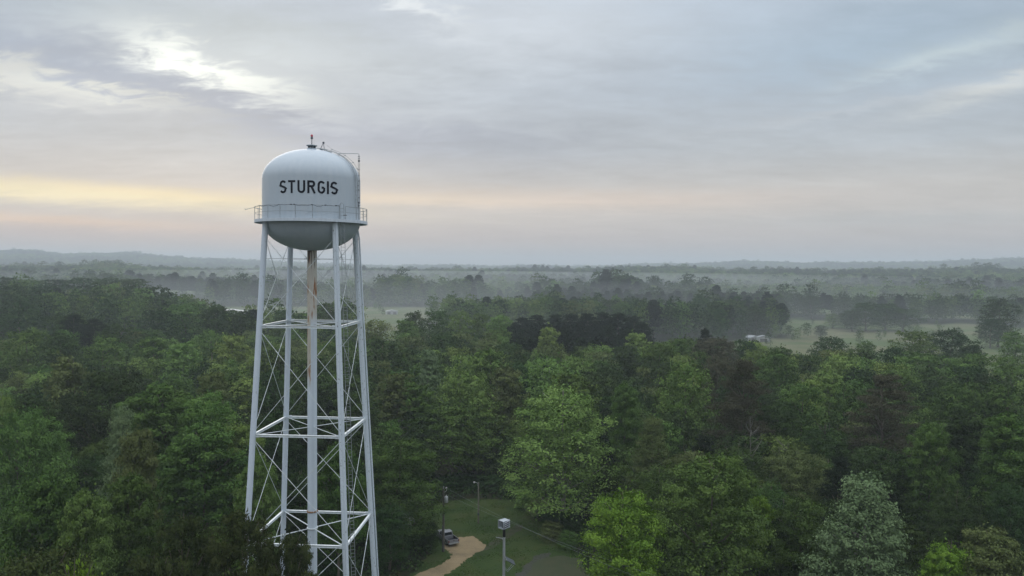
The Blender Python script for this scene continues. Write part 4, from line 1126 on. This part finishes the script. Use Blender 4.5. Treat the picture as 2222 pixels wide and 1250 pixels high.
def build_truck():
    g = on_ground(969, 1174)
    root = empty('pickup_truck', (g.x, g.y, .02), 0)
    tag(root, 'silver pickup truck parked tail-out beside the gravel turnaround', 'pickup truck')
    a = math.atan2(.86, -.50); root.rotation_euler = (0, 0, a - math.pi / 2); root.scale = (.92, .92, .92)   # local +Y is forward
    L_, W = 5.7, 1.95
    def extr(prof, x0, x1, inset_top=0.0):
        """side profile (y,z) extruded across x"""
        b = MB(); n = len(prof); vs = []
        for xx in (x0, x1):
            for y_, z_ in prof:
                k = inset_top * max(0, (z_ - 1.05)) / .8
                vs.append((xx - math.copysign(k, xx), y_, z_))
        b.add(vs, [tuple(range(n - 1, -1, -1)), tuple(range(n, 2 * n))])
        for i in range(n): b.add([vs[i], vs[(i + 1) % n], vs[n + (i + 1) % n], vs[n + i]], [(0, 1, 2, 3)])
        return b
    def arch(yc, r=.44, z0=.42, n=8): return [(yc - r * math.cos(math.pi * i / n), z0 + r * math.sin(math.pi * i / n)) for i in range(n + 1)]
    # lower body sides with wheel arches: bed sides, cab base, bonnet
    low = [(-2.8, .48), *arch(-1.75), (-1.2, .42), *arch(1.85), (2.4, .42), (2.8, .5), (2.84, .85), (2.72, 1.02), (1.35, 1.12), (1.3, 1.12), (-.75, 1.12), (-2.82, 1.12)]
    for sx in (-1, 1):
        b = extr([p for p in low], sx * .90, sx * .975)
        b.build('side_panel', M['truckpaint'], root)
    b = MB()
    b.box((0, 2.03, .80), (1.79, 1.44, .50)); b.box((0, .28, .70), (1.79, 2.0, .62)); b.box((0, -1.8, .60), (1.79, 2.0, .12))
    b.box((0, -.78, .86), (1.79, .08, .52))
    body = b.build('body', M['truckpaint'], root)
    b = extr([(1.3, 1.08), (2.72, .99), (2.83, .80), (2.83, .76), (1.3, .9)], -.899, .899); b.build('bonnet', M['truckpaint'], root)
    b = MB(); b.box((0, -1.82, .668), (1.78, 1.9, .012)); b.build('bed_floor', M['bed'], root)
    for sx in (-1, 1):
        b = MB(); b.box((sx * .885, -1.8, .89), (.022, 1.92, .44)); b.build('bed_liner', M['bed'], root)
    b = MB(); b.box((0, -2.79, .87), (1.79, .07, .50)); tg = b.build('tailgate', M['truckpaint'], root)
    b = MB(); b.box((0, -2.835, .98), (.28, .02, .08)); b.build('handle', M['black'], tg)
    b = MB(); b.box((0, -2.748, .87), (1.74, .012, .46)); b.build('inner_face', M['bed'], tg)
    cab = [(-.72, 1.12), (1.28, 1.12), (.62, 1.72), (.35, 1.79), (-.38, 1.79), (-.60, 1.70)]
    b = extr(cab, -.90, .90, .17); b.build('cab', M['truckpaint'], root)
    b = MB(); b.add([(-.70, -.706, 1.20), (.70, -.706, 1.20), (.60, -.626, 1.66), (-.60, -.626, 1.66)], [(0, 1, 2, 3)]); b.build('rear_window', M['glass'], root)
    b = MB(); b.add([(-.78, 1.235, 1.18), (.78, 1.235, 1.18), (.66, .70, 1.67), (-.66, .70, 1.67)], [(3, 2, 1, 0)]); b.build('windscreen', M['glass'], root)
    for sx in (-1, 1):
        for (y0, y1, y2, y3) in ((.28, 1.02, .55, .28), (-.55, .20, .20, -.46)):
            b = MB(); xa, xb = sx * (.908 - .17 * .07), sx * (.913 - .17 * .72)
            b.add([(xa, y0, 1.18), (xa, y1, 1.18), (xb, y2, 1.64), (xb, y3, 1.64)], [(0, 1, 2, 3)]); b.build('side_window', M['glass'], root)
        b = MB(); b.box((sx * 1.07, 1.0, 1.22), (.2, .08, .18)); b.build('wing_mirror', M['black'], root)
        b = MB(); b.box((sx * .90, -2.83, .90), (.15, .04, .36)); b.build('tail_light', M['lens'], root)
        b = MB(); b.box((sx * .74, 2.85, .82), (.34, .05, .18)); b.build('headlight', M['ceramic'], root)
        for yy in (-1.75, 1.85):
            b = MB(); b.tube([(sx * .72, yy, .39), (sx * .97, yy, .39)], .385, 24); w = b.build('wheel', M['black'], root)
            b = MB(); b.tube([(sx * .95, yy, .39), (sx * .985, yy, .39)], .24, 16); b.build('rim', M['galv'], w)
    b = MB(); b.box((0, -2.93, .56), (1.86, .16, .18)); b.build('rear_bumper', M['galv'], root)
    b = MB(); b.box((0, 2.93, .55), (1.86, .16, .22)); b.build('front_bumper', M['galv'], root)
    b = MB(); b.box((0, -3.015, .56), (.32, .01, .15)); b.build('licence_plate', M['ceramic'], root)
build_truck()

# utility pole
pb = on_ground(962, 1197); PTOP = at_depth(962, 1060, pb.y).z
def build_poles():
    root = empty('utility_pole', (pb.x, pb.y, 0)); tag(root, 'dark wooden utility pole with pale transformer beside the parked pickup', 'utility pole')
    b = MB(); b.tube([(0, 0, -.1), (0, 0, PTOP)], [.19, .13], 12); b.build('pole', M['wood'], root)
    b = MB(); zt = at_depth(964, 1083, pb.y).z
    b.lathe([(.001, zt + .48), (.2, zt + .46), (.27, zt + .38), (.27, zt - .42), (.24, zt - .48), (.001, zt - .48)], c=(.42, -.1, 0), n=20)
    b.box((.2, -.05, zt + .2), (.2, .08, .08)); b.box((.2, -.05, zt - .2), (.2, .08, .08)); tr = b.build('transformer', M['galv'], root)
    b = MB(); b.lathe([(.03, zt + .46), (.07, zt + .5), (.04, zt + .56), (.07, zt + .6), (.03, zt + .68)], c=(.42, -.1, 0), n=10); b.build('bushing', M['ceramic'], tr)
    b = MB(); b.tube([(0, 0, PTOP - .02), (0, 0, PTOP + .28)], [.03, .05], 8); b.build('insulator', M['ceramic'], root)
    b = MB(); b.tube([(.1, 0, PTOP - .6), (.45, -.05, PTOP - .3), (.5, -.05, PTOP + .15)], .035, 6); b.tube([(.3, -.05, PTOP + .05), (.5, -.05, PTOP + .2)], .07, 8); b.build('cutout_fuse', M['ceramic'], root)
    b = MB(); b.tube([(-.18, -.05, .0), (-.17, -.05, 4.0)], .04, 6); b.build('conduit', M['darksteel'], root)
    # wires
    A = Vector((pb.x, pb.y, PTOP + .28)); A2 = Vector((pb.x + .42, pb.y - .1, PTOP - .9))
    def wire(name, label, a, pts, r=.0065):
        P_ = [a] + pts; b = MB(); out = []
        for i in range(len(P_) - 1):
            n = 24
            for k in range(n + (1 if i == len(P_) - 2 else 0)):
                t = k / n; p = P_[i].lerp(P_[i + 1], t); p.z -= .55 * 4 * t * (1 - t); out.append(p)
        b.tube(out, r, 5); o = b.build(name, M['grey'], None); tag(o, label, 'power line', 'wires crossing the yard')
    e1 = at_depth(1500, 1300, 66.0); wire('power_line', 'upper wire sagging from the utility pole top down across the yard', A, [e1])
    e2 = at_depth(1530, 1285, 68.0); wire('power_line', 'fainter wire leaving the transformer below the pole top', A2, [e2], .006)
    # yard light on its own pole
    lb_ = on_ground(1038, 1136); top = at_depth(1037, 1047, lb_.y).z
    root = empty('yard_light', (lb_.x, lb_.y, 0)); tag(root, 'slim pale pole with a small lamp arm at the back of the grass yard', 'street light')
    b = MB(); b.tube([(0, 0, -.1), (0, 0, top)], [.15, .11], 10); b.build('pole', M['woodpale'], root)
    b = MB(); b.tube([(0, 0, top - .25), (-.3, -.05, top - .02), (-.62, -.1, top + .1)], .035, 8); b.tube([(0, 0, top - .55), (-.25, -.03, top - .35)], .025, 6); b.build('arm', M['galv'], root)
    b = MB(); b.lathe([(.03, .12), (.11, .1), (.2, .0), (.17, -.08), (.12, -.14), (.001, -.15)], c=(-.72, -.12, top + .08), n=16); b.build('lamp_head', M['ceramic'], root)
    b = MB(); b.box((0, -.16, 1.62), (.26, .16, .42)); b.build('meter_box', M['darksteel'], root)
build_poles()

def build_siren():
    Y = 72.0; tp = at_depth(1094, 1146, Y)
    root = empty('warning_siren', (tp.x, tp.y, 0)); tag(root, 'tall siren pole carrying a louvred speaker box and a solar panel', 'siren')
    zt = tp.z
    b = MB(); b.tube([(0, 0, -.1), (0, 0, zt - .7)], [.20, .125], 14); b.build('pole', M['galv'], root)
    b = MB(); b.lathe([(.12, zt - .86), (.135, zt - .86), (.135, zt - .02), (.10, zt + .02)], n=16); b.build('motor_sleeve', M['black'], root)
    # speaker: deep box, open mouth framed, louvred side flaring to the back
    rz = Matrix.Rotation(math.radians(-47), 3, 'Z')
    def P(x, y, z): v = rz @ Vector((x, y, z)) * .82; return (v.x, v.y, v.z + zt + .42)
    def hexa(b, x0, x1, y0, y1, z0, z1, z0b=None, z1b=None):
        z0b = z0 if z0b is None else z0b; z1b = z1 if z1b is None else z1b
        vs = [P(x0, y0, z0), P(x1, y0, z0), P(x1, y1, z0b), P(x0, y1, z0b), P(x0, y0, z1), P(x1, y0, z1), P(x1, y1, z1b), P(x0, y1, z1b)]
        b.add(vs, [(3, 2, 1, 0), (4, 5, 6, 7), (0, 1, 5, 4), (1, 2, 6, 5), (2, 3, 7, 6), (3, 0, 4, 7)])
    w, d, h = .46, .98, .46      # half width, depth, half height
    b = MB()
    hexa(b, -w, -w + .05, -.5, .5, -h, h); hexa(b, -w + .05, w - .05, -.5, .5, h - .05, h, None, None); hexa(b, -w + .05, w - .05, -.5, .5, -h, -h + .05)
    hexa(b, -w + .05, w - .05, .44, .5, -h + .05, h - .05); hexa(b, w - .05, w, -.5, -.44, -h, h); hexa(b, w - .05, w, .42, .5, -h, h + .12)
    sp = b.build('speaker_box', M['siren'], root)
    b = MB(); hexa(b, -w + .05, w - .05, -.12, -.09, -h + .05, h - .05); hexa(b, -.03, .03, -.40, -.13, -h + .05, h - .05); b.build('baffle', M['grey'], sp)
    b = MB()
    for i in range(4):
        z0 = -h + .03 + i * .23; hexa(b, w - .02, w + .10, -.46, .46, z0, z0 + .05, z0 + .14, z0 + .19)
    b.build('louvre', M['siren'], sp)
    b = MB(); hexa(b, w - .10, w - .07, -.43, .41, -h + .05, h - .05); b.build('horn_throat', M['black'], sp)
    b = MB(); b.tube([P(-w, -.52, -h), P(w, -.52, -h), P(w, -.52, h), P(-w, -.52, h), P(-w, -.52, -h)], .035, 6); b.build('mouth_frame', M['siren'], sp)
    b = MB(); b.box((0, 0, zt + .0), (.3, .3, .08)); b.build('bracket', M['galv'], root)
    b = MB(); b.tube([(-.12, -.05, zt - 1.0), (-.8, -.12, zt - .86)], .03, 6); b.lathe([(.05, 0), (.05, .1)], c=(-.14, -.05, zt - 1.1), n=8); b.build('antenna_arm', M['galv'], root)
    # solar panel with its frame
    pz = at_depth(1108, 1216, Y).z
    pr = MB(); rx = Matrix.Rotation(math.radians(18), 3, 'Z') @ Matrix.Rotation(math.radians(33), 3, 'Y') @ Matrix.Rotation(math.radians(14), 3, 'X')
    c0 = Vector((.62, -.1, pz)); pr.box(c0, (1.05, .74, .04), rx); sp2 = pr.build('solar_panel', M['panel'], root)
    f = MB()
    for (a_, b_) in (((-.53, -.31), (.53, -.31)), ((.53, -.31), (.53, .31)), ((.53, .31), (-.53, .31)), ((-.53, .31), (-.53, -.31))):
        f.tube([c0 + rx @ Vector((*a_, -.01)), c0 + rx @ Vector((*b_, -.01))], .02, 5)
    f.build('panel_frame', M['galv'], sp2)
    f = MB()
    for yy in (-.2, .2):
        e = c0 + rx @ Vector((.5, yy, -.03)); m_ = Vector((.35, -.1 + yy, pz - 1.0)); f.tube([e, m_, (.0, yy * .4, pz - .62)], .022, 5); f.tube([c0 + rx @ Vector((-.45, yy, -.03)), (.0, yy * .4, pz + .1)], .022, 5)
    f.build('panel_bracket', M['siren'], root)
build_siren()

# far buildings beyond the woods
M['metalwall'] = mat('white_siding', (.42, .44, .45), .6, var=.15, scale=.3, stretch=(1, 1, .1))
M['roofm'] = mat('pale_roof', (.36, .38, .40), .5, var=.15, scale=.2)
M['housew'] = mat('house_wall', (.42, .43, .43), .7, var=.1, scale=1)
M['roofd'] = mat('shingle_roof', (.15, .14, .14), .9, var=.3, scale=1)
def building(name, label, px, py, D, w, l, h, rise, rz, wall, roof, ndoor=3, cat='building'):
    p = at_depth(px, py, D); g = float(ground_h(p.x, p.y)) - .1
    root = empty(name, (p.x, p.y, g), rz); tag(root, label, cat)
    b = MB(); b.box((0, 0, h / 2), (w, l, h))
    b.add([(-w / 2 + .01, -l / 2 + .01, h), (w / 2 - .01, -l / 2 + .01, h), (0, -l / 2 + .01, h + rise), (-w / 2 + .01, l / 2 - .01, h), (w / 2 - .01, l / 2 - .01, h), (0, l / 2 - .01, h + rise)], [(0, 1, 2), (5, 4, 3)])
    b.build('wall', wall, root)
    b = MB(); o = .4
    for s_ in (-1, 1):
        b.add([(s_ * (w / 2 + o), -l / 2 - o, h - .1), (s_ * (w / 2 + o), l / 2 + o, h - .1), (0, l / 2 + o, h + rise + .05), (0, -l / 2 - o, h + rise + .05),
               (s_ * (w / 2 + o), -l / 2 - o, h + .08), (s_ * (w / 2 + o), l / 2 + o, h + .08), (0, l / 2 + o, h + rise + .25), (0, -l / 2 - o, h + rise + .25)],
              [(0, 1, 2, 3), (7, 6, 5, 4), (0, 4, 5, 1), (1, 5, 6, 2), (3, 2, 6, 7), (0, 3, 7, 4)])
    b.build('roof', roof, root)
    for k in range(ndoor):
        b = MB(); x = -w / 2 + w * (k + .5) / ndoor; b.box((x, -l / 2 - .02, h * .4), (w / ndoor * .55, .08, h * .78)); b.build('door', M['roofd'] if ndoor < 3 else M['grey'], root)
building('warehouse', 'long pale metal warehouse behind the woods left of the tower', 502, 668, 560, 22, 30, 5.5, 1.6, .35, M['metalwall'], M['roofm'], 4, 'warehouse')
building('warehouse', 'low white shed beside the field just left of the tower leg', 548, 676, 545, 12, 10, 3.2, .8, .1, M['metalwall'], M['roofm'], 2, 'shed')
building('farmhouse', 'small white house on the bare field right of the tower', 850, 684, 640, 10, 7, 2.6, 1.0, .2, M['housew'], M['roofm'], 2, 'house')
building('farmhouse', 'white house half hidden by trees at the left end of the pasture', 1632, 730, 432, 8, 5, 2.2, .8, .5, M['housew'], M['roofm'], 2, 'house')
building('farmhouse', 'pale outbuilding showing between trees next to the pasture house', 1656, 733, 428, 7, 5, 2.4, 1.0, -.2, M['housew'], M['roofm'], 1, 'outbuilding')
building('garden_shed', 'white shed roof glimpsed through the tree left of the yard', 866, 1086, 118, 3.6, 3.0, 2.5, .6, .3, M['housew'], M['roofm'], 1, 'shed')

# ------------------------------------------------------------------ haze
def build_mist():
    b = MB(); n, k = 48, 14; prof = []
    for i in range(k + 1):
        t = -math.pi / 2 + math.pi * i / k; prof.append((max(math.cos(t), .0005), math.sin(t)))
    b.lathe(prof, n=n)
    m = bpy.data.materials.new('mist_air'); m.use_nodes = True; nt = m.node_tree; nt.nodes.clear()
    o = nt.nodes.new('ShaderNodeOutputMaterial'); v = nt.nodes.new('ShaderNodeVolumePrincipled')
    v.inputs['Color'].default_value = (.86, .90, .94, 1); v.inputs['Density'].default_value = .00075; v.inputs['Anisotropy'].default_value = .2
    nt.links.new(v.outputs[0], o.inputs['Volume'])
    ob = b.build('mist', m, None); ob.location = (-150, 1250, 2); ob.scale = (1900, 950, 30)
    tag(ob, 'pale ground mist pooled in the valley behind the tower', 'mist', kind='stuff')
build_mist()
def build_haze():
    b = MB(); zt = CAMZ + 24.0; zb = -30.0; X, Y0, Y1 = 5600.0, -300.0, 7000.0
    top = max(zt, 0)
    b.box((0, (Y0 + Y1) / 2, (HZ_TOP + zb) / 2), (2 * X, Y1 - Y0, HZ_TOP - zb))
    m = bpy.data.materials.new('haze_air'); m.use_nodes = True; nt = m.node_tree; nt.nodes.clear()
    o = nt.nodes.new('ShaderNodeOutputMaterial'); v = nt.nodes.new('ShaderNodeVolumePrincipled')
    v.inputs['Color'].default_value = (.80, .885, .955, 1); v.inputs['Density'].default_value = HZ_DENS; v.inputs['Anisotropy'].default_value = .25
    nt.links.new(v.outputs[0], o.inputs['Volume'])
    ob = b.build('haze', m, None); tag(ob, 'thin morning haze lying over the whole valley', 'haze', kind='stuff')
HZ_TOP = CAMZ + 75.0
HZ_DENS = 0.5 / 1700
build_haze()
